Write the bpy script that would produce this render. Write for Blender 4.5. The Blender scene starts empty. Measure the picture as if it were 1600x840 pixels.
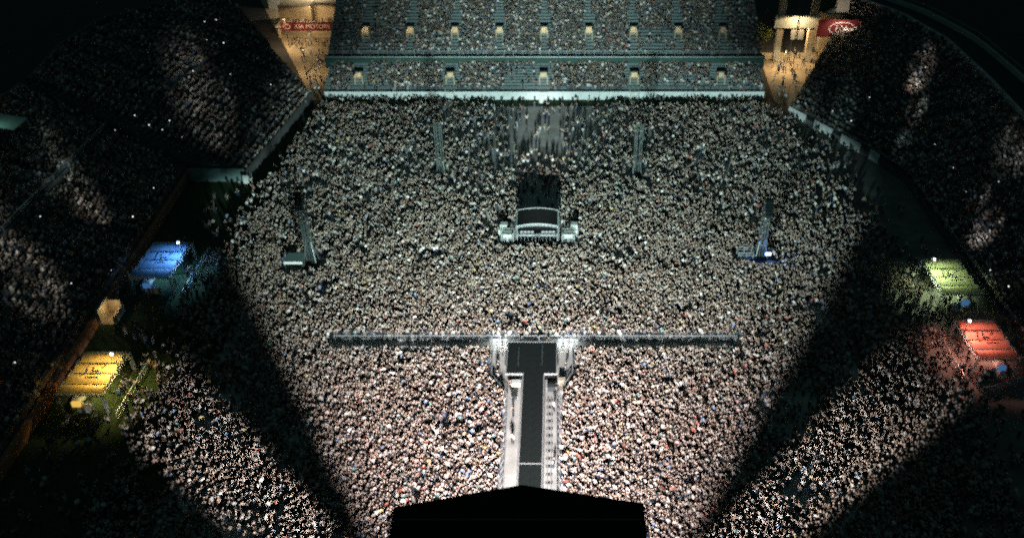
import bpy, bmesh, math, random
import numpy as np
from mathutils import Vector, Matrix, Euler

sc = bpy.context.scene
COL = sc.collection
rng = np.random.default_rng(11)
random.seed(5)
R = math.radians

# ------------------------------------------------------------------ camera, sky, exposure
CAM_X, CAM_H, PITCH, FPX, PPX = 2.85, 75.6, R(33.5), 1376.0, 871.0
cd = bpy.data.cameras.new('camera'); cam = bpy.data.objects.new('camera', cd); COL.objects.link(cam)
cam.location = (CAM_X, 0, CAM_H); cam.rotation_euler = (math.pi/2 - PITCH, 0, 0)
cd.sensor_width = 36; cd.lens = 36*FPX/1600; cd.shift_x = -(PPX-800)/1600
cd.clip_start = 1; cd.clip_end = 3000
sc.camera = cam

world = bpy.data.worlds.new('World'); sc.world = world; world.use_nodes = True
wn = world.node_tree.nodes; wl = world.node_tree.links; wn.clear()
wo = wn.new('ShaderNodeOutputWorld'); wb = wn.new('ShaderNodeBackground')
sky = wn.new('ShaderNodeTexSky'); sky.sky_type = 'NISHITA'; sky.sun_disc = False
sky.sun_elevation = R(-4.0); sky.sun_rotation = R(200)
mx = wn.new('ShaderNodeMix'); mx.data_type = 'RGBA'; mx.inputs['Factor'].default_value = 1.0
wl.new(sky.outputs[0], mx.inputs['A']); mx.inputs['B'].default_value = (0.0120, 0.0270, 0.0290, 1)
wl.new(mx.outputs['Result'], wb.inputs[0]); wb.inputs[1].default_value = 1.0
wl.new(wb.outputs[0], wo.inputs[0])

sc.view_settings.view_transform = 'Standard'; sc.view_settings.look = 'None'
sc.view_settings.exposure = 0.0; sc.view_settings.gamma = 1.0
sc.view_settings.use_curve_mapping = False
cy = sc.cycles
cy.use_denoising = False; cy.use_adaptive_sampling = False
cy.max_bounces = 3; cy.diffuse_bounces = 2; cy.glossy_bounces = 1; cy.transmission_bounces = 2
cy.caustics_reflective = False; cy.caustics_refractive = False
cy.sample_clamp_indirect = 2.0
cy.filter_width = 2.2
sc.render.engine = 'CYCLES'

def proj(p):
    d = np.asarray(p, float) - np.array([CAM_X, 0, CAM_H])
    c, s = math.cos(PITCH), math.sin(PITCH)
    z = d[..., 1]*c - d[..., 2]*s
    u = d[..., 1]*s + d[..., 2]*c
    return PPX + FPX*d[..., 0]/z, 420 - FPX*u/z, z

# ------------------------------------------------------------------ materials
MATS = {}
def mat(name, col, rough=0.8, metal=0.0, noise=0.25, scale=1.5, bump=0.0, emit=None, estr=0.0, spec=0.3):
    m = bpy.data.materials.new(name); m.use_nodes = True
    nt = m.node_tree; b = nt.nodes['Principled BSDF']
    b.inputs['Roughness'].default_value = rough; b.inputs['Metallic'].default_value = metal
    b.inputs['Specular IOR Level'].default_value = spec
    if noise > 0:
        tc = nt.nodes.new('ShaderNodeTexCoord'); n = nt.nodes.new('ShaderNodeTexNoise')
        n.inputs['Scale'].default_value = scale; n.inputs['Detail'].default_value = 5
        nt.links.new(tc.outputs['Object'], n.inputs['Vector'])
        r = nt.nodes.new('ShaderNodeMapRange'); r.inputs[1].default_value = .3; r.inputs[2].default_value = .7
        r.inputs[3].default_value = 1-noise; r.inputs[4].default_value = 1+noise*.6
        nt.links.new(n.outputs[0], r.inputs[0])
        mm = nt.nodes.new('ShaderNodeMix'); mm.data_type = 'RGBA'; mm.blend_type = 'MULTIPLY'; mm.inputs[0].default_value = 1
        mm.inputs['A'].default_value = (*col, 1); nt.links.new(r.outputs[0], mm.inputs['B'])
        nt.links.new(mm.outputs['Result'], b.inputs['Base Color'])
        if bump:
            bp = nt.nodes.new('ShaderNodeBump'); bp.inputs['Strength'].default_value = bump
            nt.links.new(n.outputs[0], bp.inputs['Height']); nt.links.new(bp.outputs[0], b.inputs['Normal'])
    else:
        b.inputs['Base Color'].default_value = (*col, 1)
    if emit:
        b.inputs['Emission Color'].default_value = (*emit, 1); b.inputs['Emission Strength'].default_value = estr
    MATS[name] = m
    return m

mat('asphalt', (.04, .042, .045), .9, scale=.3)
mat('floor_cover', (.48, .48, .46), .75, noise=.35, scale=.35)
mat('track', (.15, .15, .14), .85, noise=.35, scale=.4)
mat('grass', (.026, .052, .020), .95, noise=.5, scale=2.0, bump=.4)
mat('plaza', (.42, .34, .24), .85, noise=.25, scale=.6)
mat('concrete', (.10, .13, .13), .85, noise=.3, scale=.8)
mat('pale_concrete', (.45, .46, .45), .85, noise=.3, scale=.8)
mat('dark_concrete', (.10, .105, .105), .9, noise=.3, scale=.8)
mat('seat_plastic', (.17, .22, .23), .5, noise=.15, scale=3)
mat('dark_seat', (.09, .11, .12), .6, noise=.2, scale=3)
mat('white_panel', (.68, .71, .72), .6, noise=.15, scale=1.2)
mat('green_steel', (.03, .075, .066), .5, noise=.2, scale=1)
mat('brick_red', (.36, .17, .10), .8, noise=.3, scale=2)
mat('black_cloth', (.012, .013, .014), .95, noise=.3, scale=2, spec=.05)
mat('stage_black', (.014, .019, .019), .9, noise=.35, scale=3, spec=.08)
mat('steel', (.50, .53, .54), .4, metal=.7, noise=.2, scale=4)
mat('aluminium', (.75, .78, .80), .35, metal=.55, noise=.12, scale=5)
mat('tower_steel', (.11, .14, .14), .5, metal=.5, noise=.2, scale=4)
mat('dark_steel', (.07, .08, .085), .5, metal=.4, noise=.2, scale=4)
mat('white_paint', (.78, .78, .76), .5, noise=.12, scale=3)
mat('buff_wall', (.55, .46, .33), .85, noise=.2, scale=.8)
mat('maroon', (.16, .022, .03), .7, noise=.15, scale=2)
mat('banner_print', (.70, .60, .56), .7, noise=.05)
mat('dark_print', (.015, .015, .015), .8, noise=0)
mat('teal_cloth', (.16, .26, .25), .8, noise=.2, scale=2)
mat('canvas', (.62, .66, .62), .8, noise=.2, scale=1.5)
mat('bark', (.08, .06, .045), .9, noise=.4, scale=6)
mat('leaf', (.07, .10, .035), .7, noise=.5, scale=5)
mat('screen_blue', (.02, .05, .2), .4, noise=0, emit=(.15, .45, 1.0), estr=.25)
mat('screen_white', (.3, .3, .3), .4, noise=0, emit=(.75, .9, 1.0), estr=.8)
mat('exit_amber', (.5, .3, .05), .4, noise=0, emit=(1.0, .62, .12), estr=.8)
mat('phone_light', (.1, .1, .1), .4, noise=0, emit=(.95, 1.0, .95), estr=2.6)
mat('lens_white', (.8, .8, .8), .3, noise=0, emit=(1.0, .97, .92), estr=14.0)
mat('lens_blue', (.8, .8, .8), .3, noise=0, emit=(.05, .22, 1.0), estr=5.0)
mat('lens_amber', (.8, .8, .8), .3, noise=0, emit=(1.0, .72, .35), estr=9.0)
for nm, c in dict(blue=(.24, .42, .74), yellow=(.80, .58, .24), green=(.60, .62, .36), red=(.78, .33, .25)).items():
    mat('fabric_'+nm, c, .7, noise=.2, scale=1.5)

def translucent(name, amount):
    m = MATS[name]; nt = m.node_tree; b = nt.nodes['Principled BSDF']; out = nt.nodes['Material Output']
    t = nt.nodes.new('ShaderNodeBsdfTranslucent'); mixs = nt.nodes.new('ShaderNodeMixShader'); mixs.inputs[0].default_value = amount
    src = b.inputs['Base Color'].links[0].from_socket; nt.links.new(src, t.inputs['Color'])
    nt.links.new(b.outputs[0], mixs.inputs[1]); nt.links.new(t.outputs[0], mixs.inputs[2]); nt.links.new(mixs.outputs[0], out.inputs['Surface'])
for nm in ('blue', 'yellow', 'green', 'red'): translucent('fabric_'+nm, .35)

# people: colours come from attributes of each person
def attr_mat(name, attr, rough):
    m = bpy.data.materials.new(name); m.use_nodes = True
    nt = m.node_tree; b = nt.nodes['Principled BSDF']
    a = nt.nodes.new('ShaderNodeAttribute'); a.attribute_type = 'INSTANCER'; a.attribute_name = attr
    nt.links.new(a.outputs['Color'], b.inputs['Base Color'])
    b.inputs['Roughness'].default_value = rough; b.inputs['Specular IOR Level'].default_value = .25
    MATS[name] = m
for a, r in (('shirt', .85), ('trousers', .9), ('skin', .6), ('hair', .6)): attr_mat('person_'+a, a, r)

# ------------------------------------------------------------------ mesh helpers
class MB:
    def __init__(s): s.v = []; s.f = []
    def quad(s, a, b, c, d): i = len(s.v); s.v += [a, b, c, d]; s.f.append((i, i+1, i+2, i+3)); return s
    def box(s, x0, x1, y0, y1, z0, z1):
        i = len(s.v)
        s.v += [(x0,y0,z0),(x1,y0,z0),(x1,y1,z0),(x0,y1,z0),(x0,y0,z1),(x1,y0,z1),(x1,y1,z1),(x0,y1,z1)]
        s.f += [tuple(i+k for k in q) for q in ((3,2,1,0),(4,5,6,7),(0,1,5,4),(1,2,6,5),(2,3,7,6),(3,0,4,7))]
        return s
    def bar(s, a, b, r=.05, n=4):
        a = Vector(a); b = Vector(b); d = (b-a).normalized()
        u = d.cross(Vector((0,0,1)))
        if u.length < 1e-3: u = Vector((1,0,0))
        u.normalize(); w = d.cross(u); i = len(s.v)
        for p in (a, b):
            for k in range(n):
                t = 2*math.pi*(k+.5)/n
                s.v.append(tuple(p + u*math.cos(t)*r + w*math.sin(t)*r))
        for k in range(n): s.f.append((i+k, i+(k+1)%n, i+n+(k+1)%n, i+n+k))
        s.f.append(tuple(i+k for k in range(n))[::-1]); s.f.append(tuple(i+n+k for k in range(n)))
        return s
    def truss(s, a, b, w=.35, r=.035, seg=None):
        a = Vector(a); b = Vector(b); L = (b-a).length; d = (b-a)/L
        u = d.cross(Vector((0,0,1)))
        if u.length < 1e-3: u = Vector((1,0,0))
        u.normalize(); q = d.cross(u)
        cs = [u*w/2*i + q*w/2*j for i, j in ((1,1),(-1,1),(-1,-1),(1,-1))]
        for c in cs: s.bar(a+c, b+c, r)
        n = seg or max(2, int(L/(w*1.6)))
        for k in range(n):
            p0 = a + d*(L*k/n); p1 = a + d*(L*(k+1)/n)
            for m in range(4): s.bar(p0+cs[m], p1+cs[(m+1)%4], r*.6, 3)
        return s
    def ball(s, c, r, n=8, m=5):
        i = len(s.v)
        s.v.append((c[0], c[1], c[2]+r))
        for j in range(1, m):
            ph = math.pi*j/m
            for k in range(n):
                t = 2*math.pi*k/n
                s.v.append((c[0]+r*math.sin(ph)*math.cos(t), c[1]+r*math.sin(ph)*math.sin(t), c[2]+r*math.cos(ph)))
        s.v.append((c[0], c[1], c[2]-r)); e = len(s.v)-1
        for k in range(n): s.f.append((i, i+1+k, i+1+(k+1)%n)); s.f.append((e, e-n+(k+1)%n, e-n+k))
        for j in range(m-2):
            for k in range(n):
                p = i+1+j*n+k; p2 = i+1+j*n+(k+1)%n
                s.f.append((p, p+n, p2+n, p2))
        return s
    def poly(s, pts, z): i = len(s.v); s.v += [(p[0], p[1], z) for p in pts]; s.f.append(tuple(range(i, i+len(pts)))); return s
    def prism(s, pts, z0, z1):
        i = len(s.v); n = len(pts)
        s.v += [(p[0], p[1], z0) for p in pts] + [(p[0], p[1], z1) for p in pts]
        s.f.append(tuple(range(i, i+n))[::-1]); s.f.append(tuple(range(i+n, i+2*n)))
        for k in range(n): s.f.append((i+k, i+(k+1)%n, i+n+(k+1)%n, i+n+k))
        return s
    def mesh(s, name, m):
        me = bpy.data.meshes.new(name); me.from_pydata([tuple(v) for v in s.v], [], s.f); me.update()
        me.materials.append(MATS[m]); return me
    def build(s, name, m, parent=None):
        o = bpy.data.objects.new(name, s.mesh(name, m)); COL.objects.link(o)
        if parent is not None: o.parent = parent; o.location = Vector((0,0,0)) - Vector(parent.location)
        return o

def child(name, me, parent, loc=(0,0,0), rot=(0,0,0), scale=(1,1,1)):
    o = bpy.data.objects.new(name, me); COL.objects.link(o); o.parent = parent
    o.location = loc; o.rotation_euler = rot; o.scale = scale
    return o
def tag(o, label, cat=None, group=None, kind=None):
    o['label'] = label
    if cat: o['category'] = cat
    if group: o['group'] = group
    if kind: o['kind'] = kind
    return o
def empty(name, loc, label, cat, group=None):
    o = bpy.data.objects.new(name, None); COL.objects.link(o); o.location = loc
    o.empty_display_size = .2
    return tag(o, label, cat, group)
def lamp(name, kind, loc, power, col, parent=None, radius=.2, aim=None, size=None, blend=.3):
    l = bpy.data.lights.new(name, kind); l.energy = power; l.color = col; l.shadow_soft_size = radius
    o = bpy.data.objects.new(name, l); COL.objects.link(o)
    if parent is not None: o.parent = parent; loc = Vector(loc) - Vector(parent.location)
    o.location = loc
    if kind == 'SPOT':
        l.spot_size = size; l.spot_blend = blend
    if aim is not None:
        wl_ = Vector(loc) + (Vector(parent.location) if parent is not None else Vector())
        o.rotation_euler = (Vector(aim) - wl_).to_track_quat('-Z', 'Y').to_euler()
    return o

def lerp(a, b, t): return tuple(a[i]+(b[i]-a[i])*t for i in range(len(a)))
def resample(pts, n):
    P = np.array(pts, float); d = np.r_[0, np.cumsum(np.linalg.norm(np.diff(P, axis=0), axis=1))]
    t = np.linspace(0, d[-1], n)
    return np.stack([np.interp(t, d, P[:, k]) for k in range(P.shape[1])], 1)

# ------------------------------------------------------------------ stage lights (under the stage roof)
rig = empty('lighting_truss', (0, 33, 0), 'silver lighting truss hung with floodlights beneath the black stage roof', 'truss')
m = MB()
for y, z in ((33, 18.6), (48, 18.75)):
    m = MB(); m.truss((-9, y, z), (9, y, z), .5, .04)
    m.build('truss_frame', 'steel', rig); m = MB()
    for x in (-7, 7): MB().bar((x, y, z+.25), (x, y, 19.7), .03).build('hoist_chain', 'dark_steel', rig)
def fixture(p, aim, w=.5):
    d = (Vector(aim)-Vector(p)).normalized(); q = d.to_track_quat('-Z', 'Y').to_matrix()
    b = MB()
    b.box(-w/2, w/2, -w/2, w/2, .12, .7)
    b.bar((-w/2-.06, 0, .3), (-w/2-.06, 0, .95), .03); b.bar((w/2+.06, 0, .3), (w/2+.06, 0, .95), .03)
    b.bar((-w/2-.06, 0, .95), (w/2+.06, 0, .95), .03)
    b.v = [tuple(q @ Vector(v) + Vector(p)) for v in b.v]
    b.build('floodlight', 'dark_steel', rig)

SGN = 1.0
def flood(name, p, azc, azh, soft, power, col, c=.13, far_half=None, far_soft=None, up0=.027, up1=.09, radius=.5, cone=R(150), dip=.3, long_col=(.70, 1.0, .93), fall=.0):
    """Asymmetric floodlight: more candela towards the horizon, barn doors left and right."""
    fixture(p, (p[0]+30*math.sin(azc), p[1]+30*math.cos(azc), p[2]-5), .8)
    o = lamp(name, 'SPOT', p, power, col, rig, radius, (p[0]+30*math.sin(azc), p[1]+30*math.cos(azc), p[2]-30*dip), cone, .02)
    l = o.data; l.use_nodes = True; nt = l.node_tree; N = nt.nodes; L = nt.links
    em = N['Emission']; tc = N.new('ShaderNodeTexCoord'); sep = N.new('ShaderNodeSeparateXYZ')
    vr = N.new('ShaderNodeVectorRotate'); vr.rotation_type = 'EULER_XYZ'      # local beam direction -> plan and depression
    L.new(tc.outputs['Normal'], vr.inputs['Vector']); vr.inputs['Rotation'].default_value = o.rotation_euler
    L.new(vr.outputs[0], sep.inputs[0])
    def M(op, a, b=None):
        n = N.new('ShaderNodeMath'); n.operation = op
        for i, v in enumerate((a, b)):
            if v is None: continue
            if isinstance(v, (int, float)): n.inputs[i].default_value = v
            else: L.new(v, n.inputs[i])
        return n.outputs[0]
    X = M('MULTIPLY', sep.outputs[0], SGN); Y = M('MULTIPLY', sep.outputs[1], SGN); Z = M('MULTIPLY', sep.outputs[2], SGN)
    dep = M('MAXIMUM', M('MULTIPLY', Z, -1.0), 0.0)
    I = M('DIVIDE', 1.0, M('ADD', M('MULTIPLY', dep, dep), c*c))
    az = M('ABSOLUTE', M('SUBTRACT', M('ARCTAN2', X, Y), azc))
    def MR(v, a, b, c_, d, interp='SMOOTHSTEP'):
        n = N.new('ShaderNodeMapRange'); n.interpolation_type = interp
        for i, q in enumerate((v, a, b, c_, d)):
            if isinstance(q, (int, float)): n.inputs[i].default_value = q
            else: L.new(q, n.inputs[i])
        return n.outputs[0]
    if far_half is None: far_half, far_soft = azh, soft
    half = MR(dep, .05, .15, far_half, azh, 'LINEAR'); sft = MR(dep, .05, .15, far_soft, soft, 'LINEAR')
    fa = MR(az, M('SUBTRACT', half, sft), M('ADD', half, sft), 1.0, 0.0)
    fu = M('MULTIPLY', MR(Z, up0, up1, 1.0, 0.0), M('SUBTRACT', 1.0, M('MULTIPLY', M('MULTIPLY', az, az), fall/(azh*azh))))
    L.new(M('MULTIPLY', M('MULTIPLY', M('MULTIPLY', I, fa), fu), 1/9), em.inputs['Strength']); l.energy = power*9
    cm = N.new('ShaderNodeMix'); cm.data_type = 'RGBA'; L.new(MR(dep, .13, .34, 0.0, 1.0), cm.inputs['Factor'])   # cooler lenses for the long throw
    cm.inputs['A'].default_value = (*long_col, 1); cm.inputs['B'].default_value = (1.0, .915, .895, 1); L.new(cm.outputs['Result'], em.inputs['Color'])
    return o
WARM = (1.0, 1.0, 1.0)
for x, pw in ((-1.3, 1.0), (0.0, 1.2), (1.3, 1.0)):
    flood('stage_flood', (x, 33, 18.0), 0.0, R(30.0), R(.7), 33500*pw, WARM, .33, R(11), R(8), cone=R(86), dip=.35, radius=.35, fall=.6, long_col=(.70, 1.0, .93))
flood('side_flood', (-11, 28.5, 13), R(46.2), R(4.1), R(1.0), 21000, (1.0, 1.0, 1.0), .16, up0=-.175, up1=-.115, cone=R(34), dip=.29, long_col=(1.0, .98, .93))
flood('side_flood', (11, 28.5, 13), -R(47.1), R(4.1), R(1.0), 21000, (1.0, 1.0, 1.0), .16, up0=-.175, up1=-.115, cone=R(34), dip=.29, long_col=(1.0, .98, .93))
def beam(p, aim, half, power, col=(.95, 1.0, .93), blend=.6, gobo=True):
    fixture(p, aim); o = lamp('beam_light', 'SPOT', p, power, col, rig, .15, aim, 2*half, 1.0)
    if not gobo: return
    l = o.data; l.use_nodes = True; nt = l.node_tree; N = nt.nodes; L = nt.links      # broken-pattern gobo in the beam
    tc = N.new('ShaderNodeTexCoord'); n = N.new('ShaderNodeTexNoise'); n.inputs['Scale'].default_value = 1.1/half; n.inputs['Detail'].default_value = 3
    r = N.new('ShaderNodeMapRange'); r.inputs[1].default_value = .40; r.inputs[2].default_value = .66; r.inputs[3].default_value = .05; r.inputs[4].default_value = 1.5
    L.new(tc.outputs['Normal'], n.inputs['Vector']); L.new(n.outputs[0], r.inputs[0]); L.new(r.outputs[0], N['Emission'].inputs['Strength'])

# ------------------------------------------------------------------ ground
def sheet(name, pts, z, m, label):
    return tag(MB().poly(pts, z).build(name, m), label, kind='structure')
sheet('ground', [(-1500,-600),(1500,-600),(1500,2400),(-1500,2400)], -.012, 'asphalt', 'dark ground around the stadium')
sheet('field_floor', [(-38,20),(38,20),(43,95),(50,150),(47,177.6),(-46,177.6),(-48,150),(-43,95)], .004, 'floor_cover', 'pale grey cover panels over the playing field')  # cover kept narrow; darker margins stand in for the unlit field edges
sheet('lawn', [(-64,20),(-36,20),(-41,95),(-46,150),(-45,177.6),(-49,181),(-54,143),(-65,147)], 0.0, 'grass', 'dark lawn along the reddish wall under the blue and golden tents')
sheet('lawn', [(-46,177.6),(47,177.6),(49,181.2),(-49,181.2)], .008, 'grass', 'bright green turf strip before the white wall')
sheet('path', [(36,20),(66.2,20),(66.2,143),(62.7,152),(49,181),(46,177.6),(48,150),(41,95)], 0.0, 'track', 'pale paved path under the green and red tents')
sheet('plaza_floor', [(-50.6,180.8),(-49,181.2),(-49.2,200),(-60,262),(-86,262)], .012, 'plaza', 'amber lit plaza under the banner footbridge')
sheet('plaza_floor', [(50.2,181.2),(51.6,173.6),(70.5,211),(52.5,211)], .012, 'plaza', 'amber lit plaza under the columned gate')

# ------------------------------------------------------------------ stands
CR = []      # crowd places: x, y, z, heading, seated
def add_person(x, y, z, h, seated): CR.append((x, y, z, h, seated))

def stand(root, inner, outer, n, z0, z1, step_mat, seat_mat, occ, breaks={}, aisle=10.0, seatp=.6, K=24, empty_fn=None, spacing=.56, aisle_off=0.0):
    I = resample(inner, K); O = resample(outer, K)
    zs = [z0]; 
    rise = (z1-z0-sum(breaks.values()))/n
    for k in range(n): zs.append(zs[-1]+rise+breaks.get(k, 0))
    def P(t): return I+(O-I)*t
    m = MB()
    for k in range(n):
        a = P(k/n); b = P((k+1)/n); z = zs[k]; zz = zs[k+1]
        for j in range(K-1):
            m.quad((*a[j], z), (*a[j+1], z), (*b[j+1], z), (*b[j], z))
            m.quad((*b[j], z), (*b[j+1], z), (*b[j+1], zz), (*b[j], zz))
    m.build('step_deck', step_mat, root)
    for j in (0, K-1):
        e = MB()
        for k in range(n):
            a = P(k/n)[j]; b = P((k+1)/n)[j]; q = [(*a, 0), (*b, 0), (*b, zs[k]), (*a, zs[k])]
            e.quad(*q)
        e.build('end_wall', 'concrete', root)
    for k in range(n):
        a = P((k+.50)/n); b = P((k+.88)/n); z = zs[k]
        s = MB()
        for j in range(K-1):
            s.quad((*a[j], z+.43), (*a[j+1], z+.43), (*b[j+1], z+.43), (*b[j], z+.43))
            s.quad((*a[j], z+.30), (*a[j+1], z+.30), (*a[j+1], z+.43), (*a[j], z+.43))
            s.quad((*b[j], z+.43), (*b[j+1], z+.43), (*b[j+1], z+.72), (*b[j], z+.72))
        s.build('bench', seat_mat, root)
        c = P((k+.42)/n); d = np.r_[0, np.cumsum(np.linalg.norm(np.diff(c, axis=0), axis=1))]
        s0 = .3+rng.random()*.3
        while s0 < d[-1]-.3:
            j = min(np.searchsorted(d, s0), K-1); j = max(j, 1); t = (s0-d[j-1])/(d[j]-d[j-1])
            x, y = c[j-1]+(c[j]-c[j-1])*t
            u = s0/d[-1]
            ok = rng.random() < occ and not ((s0+aisle_off) % aisle < 1.3)
            if ok and empty_fn and empty_fn(x, y, u, k): ok = False
            if ok:
                nx, ny = (I-O)[min(j, K-1)]; L = math.hypot(nx, ny)
                tx, ty = -x/220, (45-y)/220
                h = math.atan2(ny/L+ty*1.2, nx/L+tx*1.2)+rng.normal(0, .25)
                add_person(x, y, z, h, rng.random() < seatp)
            s0 += spacing*(.85+.3*rng.random())
    return zs

# ---- rear stand: two decks behind the white wall
rear = empty('grandstand', (0, 181.4, 0), 'two tier rear grandstand with pale benches and amber stair openings facing the stage', 'grandstand')
VL = [-40.6, -20.6, -.2, 19.6, 38.6]                 # lower openings
VU = [-40.2+10.02*k for k in range(9)]
def near(v, L, w): return any(abs(v-a) < w for a in L)
def e_low(x, y, u, k):
    if near(x, VL, 1.35): return True
    if 2 <= k and k <= 6 and near(x, VL, 2.0): return True
    if -9 < x < -1.6 and k < 8: return rng.random() < .82
    if 23 < x < 33 and k < 4: return rng.random() < .7
    if abs(x) > 33: return rng.random() < .25
    return False
def e_up(x, y, u, k):
    if near(x, VU, .75): return True
    if 3 < k < 12 and near(x, VU, 1.3): return True
    if abs(x-25) < 3.4 and k < 7: return rng.random() < .8
    if x < -36 or x > 38: return rng.random() < .3
    return False
stand(rear, [(-48, 181.5), (48, 181.5)], [(-48, 189.3), (48, 189.3)], 9, 2.0, 4.9, 'concrete', 'seat_plastic', .9, K=3, aisle=1e9, seatp=.45, empty_fn=e_low, spacing=.52)
stand(rear, [(-48.4, 190.2), (48.4, 190.2)], [(-48.4, 214), (48.4, 214)], 28, 7.0, 20.4, 'concrete', 'seat_plastic', .9, K=3, aisle=1e9, seatp=.5, empty_fn=e_up, spacing=.52)
m = MB().box(-49, 49, 189.35, 190.15, 4.2, 6.9); m.build('fascia', 'green_steel', rear)
m = MB().box(-49, 49, 189.15, 189.33, 6.72, 6.86); m.build('fascia_rail', 'aluminium', rear)
m = MB()
for k in range(50): m.bar((-49+2*k, 189.9, 6.9), (-49+2*k, 189.9, 7.9), .03)
m.bar((-49, 189.9, 7.9), (49, 189.9, 7.9), .04); m.bar((-49, 189.9, 7.4), (49, 189.9, 7.4), .03)
m.build('guard_rail', 'steel', rear)
m = MB().box(-48.4, 48.4, 214.05, 214.4, 0, 22); m.build('back_wall', 'dark_concrete', rear)
def opening(x, y, z, w, h, d):
    """stair opening: side walls, lintel, back wall, lit inside by a lamp"""
    o = bpy.data.objects.new('stair_opening', None); COL.objects.link(o); o.parent = rear
    o.location = Vector((x, y, z)) - Vector(rear.location); o['label'] = 'stair opening lit amber from within'
    child('side_wall', MB().box(-w/2-.2, -w/2, 0, d, 0, h).mesh('side_wall', 'buff_wall'), o); child('side_wall', MB().box(w/2, w/2+.2, 0, d, 0, h).mesh('side_wall', 'buff_wall'), o)
    f = MB().box(-w/2, w/2, d-.15, d, 0, h); child('passage_wall', f.mesh('passage_wall', 'buff_wall'), o)
    f = MB().box(-w/2, w/2, 0, d-.15, 0, .04); child('landing', f.mesh('landing', 'plaza'), o)
    f = MB().box(-w/2-.2, w/2+.2, d-.5, d+.05, h, h+.25); child('lintel', f.mesh('lintel', 'concrete'), o)
    l = bpy.data.lights.new('opening_lamp', 'POINT'); l.energy = 34*rng.uniform(.12, 1.2); l.color = (1.0, .72, .42); l.shadow_soft_size = .15
    lo = bpy.data.objects.new('opening_lamp', l); COL.objects.link(lo); lo.parent = o; lo.location = (0, .35*d, h-.35)
for x in VL: opening(x, 183.1, 2.35, 1.5, 2.5, 2.2)
for x in VU: opening(x, 193.6, 8.9, 1.35, 2.6, 2.2)
for x in VL + VU:                                    # stair flights between the benches
    low = x in VL
    m = MB()
    ys, z0, dy, dz, a, b = (181.5, 2.0, 7.8/9, 2.9/9, 0, 9) if low else (190.2, 7.0, 23.8/28, 13.4/28, 0, 28)
    for k in range(a, b):
        if (low and 1 <= k < 5) or (not low and 3 <= k < 7):
            if m.v: m.build('stair_flight', 'concrete', rear); m = MB()
            continue
        m.box(x-.55, x+.55, ys+k*dy, ys+(k+1)*dy-.01, z0+k*dz+.01, z0+k*dz+.06)
        m.box(x-.55, x+.55, ys+(k+.5)*dy, ys+(k+1)*dy-.01, z0+k*dz+.06, z0+k*dz+.23)
    m.build('stair_flight', 'concrete', rear)

# ---- white wall at the foot of the rear stand
wall = empty('field_wall', (0, 181.2, 0), 'long white panelled wall at the foot of the rear stand', 'wall')
x = -48.0
pm = MB().box(-1.985, 1.985, 0, .2, .02, 1.9).mesh('wall_panel', 'white_panel')
for k in range(24): child('wall_panel', pm, wall, (-46+4*k, 0, 0))
MB().box(-48.1, 48.1, 181.18, 181.46, 1.9, 2.02).build('coping', 'dark_steel', wall)
m = MB()
for k in range(49): m.bar((-48+2*k, 181.5, 2.0), (-48+2*k, 181.5, 2.75), .025)
m.bar((-48, 181.5, 2.75), (48, 181.5, 2.75), .03); m.build('guard_rail', 'dark_steel', wall)
for x in (VL[1], VL[2], VL[3]):                        # white steps from the stand to the field
    s = empty('field_steps', (x, 179.4, 0), ['white steps over the wall under the %s lower stair opening' % q for q in ('second', 'middle', 'fourth')][VL.index(x)-1], 'steps')
    for k in range(6):
        child('tread', MB().box(-.85, .85, k*.3, 1.79, k*.31, (k+1)*.31-.004).mesh('tread', 'white_paint'), s)
    m = MB()
    for q in (-.95, .95): m.bar((q, 0, .02), (q, 0, 1.2), .03); m.bar((q, 1.75, 0.02), (q, 1.75, 2.8), .03); m.bar((q, 0, 1.2), (q, 1.75, 2.8), .03)
    child('handrail', m.mesh('handrail', 'aluminium'), s)

# ---- corner stand (west), main west stand, east stand
corner = empty('grandstand', (-54, 143, 0), 'dark terraced corner stand full of seated people beside the footbridge plaza', 'grandstand')
c_in = [(-54, 143.5), (-52, 163), (-50.6, 181)]
c_out = [(-94, 153), (-97, 172), (-96, 188), (-88, 200), (-73, 205)]
stand(corner, c_in, c_out, 34, 1.3, 15, 'dark_concrete', 'dark_seat', .88, {16: .9}, 9.5, .6, 26)
m = MB(); I = resample(c_in, 12)
for j in range(11): m.quad((*I[j], 0), (*I[j+1], 0), (*I[j+1], 2.1), (*I[j], 2.1))
m.build('front_wall', 'dark_concrete', corner)
m = MB()
for k in range(4): m.box(-64.2+2.55*k, -61.7+2.55*k, 143.1, 143.3, .02, 2.6)
m.build('end_panel', 'teal_cloth', corner)

west = empty('grandstand', (-61, 60, 0), 'long dark stand rising behind the blue and golden tents', 'grandstand')
w_in = [(-60.6, 50), (-61.8, 80), (-63, 100), (-65.6, 146)]
w_out = [(-94, 45), (-95, 80), (-95.5, 110), (-94.2, 151)]
stand(west, w_in, w_out, 38, 1.5, 15, 'dark_concrete', 'dark_seat', .86, {17: 1.3}, 10.0, .6, 20)
east = empty('grandstand', (66, 60, 0), 'dark curved stand behind the green and red tents sweeping to the gate columns', 'grandstand')
e_in = [(66.4, 60), (66.5, 100), (66.5, 143), (63, 152.4), (51.8, 173.4)]
e_out = [(87, 55), (87, 100), (86.5, 140), (88, 166), (88, 188), (84, 206), (76.5, 220)]
stand(east, e_in, e_out, 30, 1.3, 10.5, 'dark_concrete', 'dark_seat', .86, {}, 10.0, .6, 34)

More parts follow.
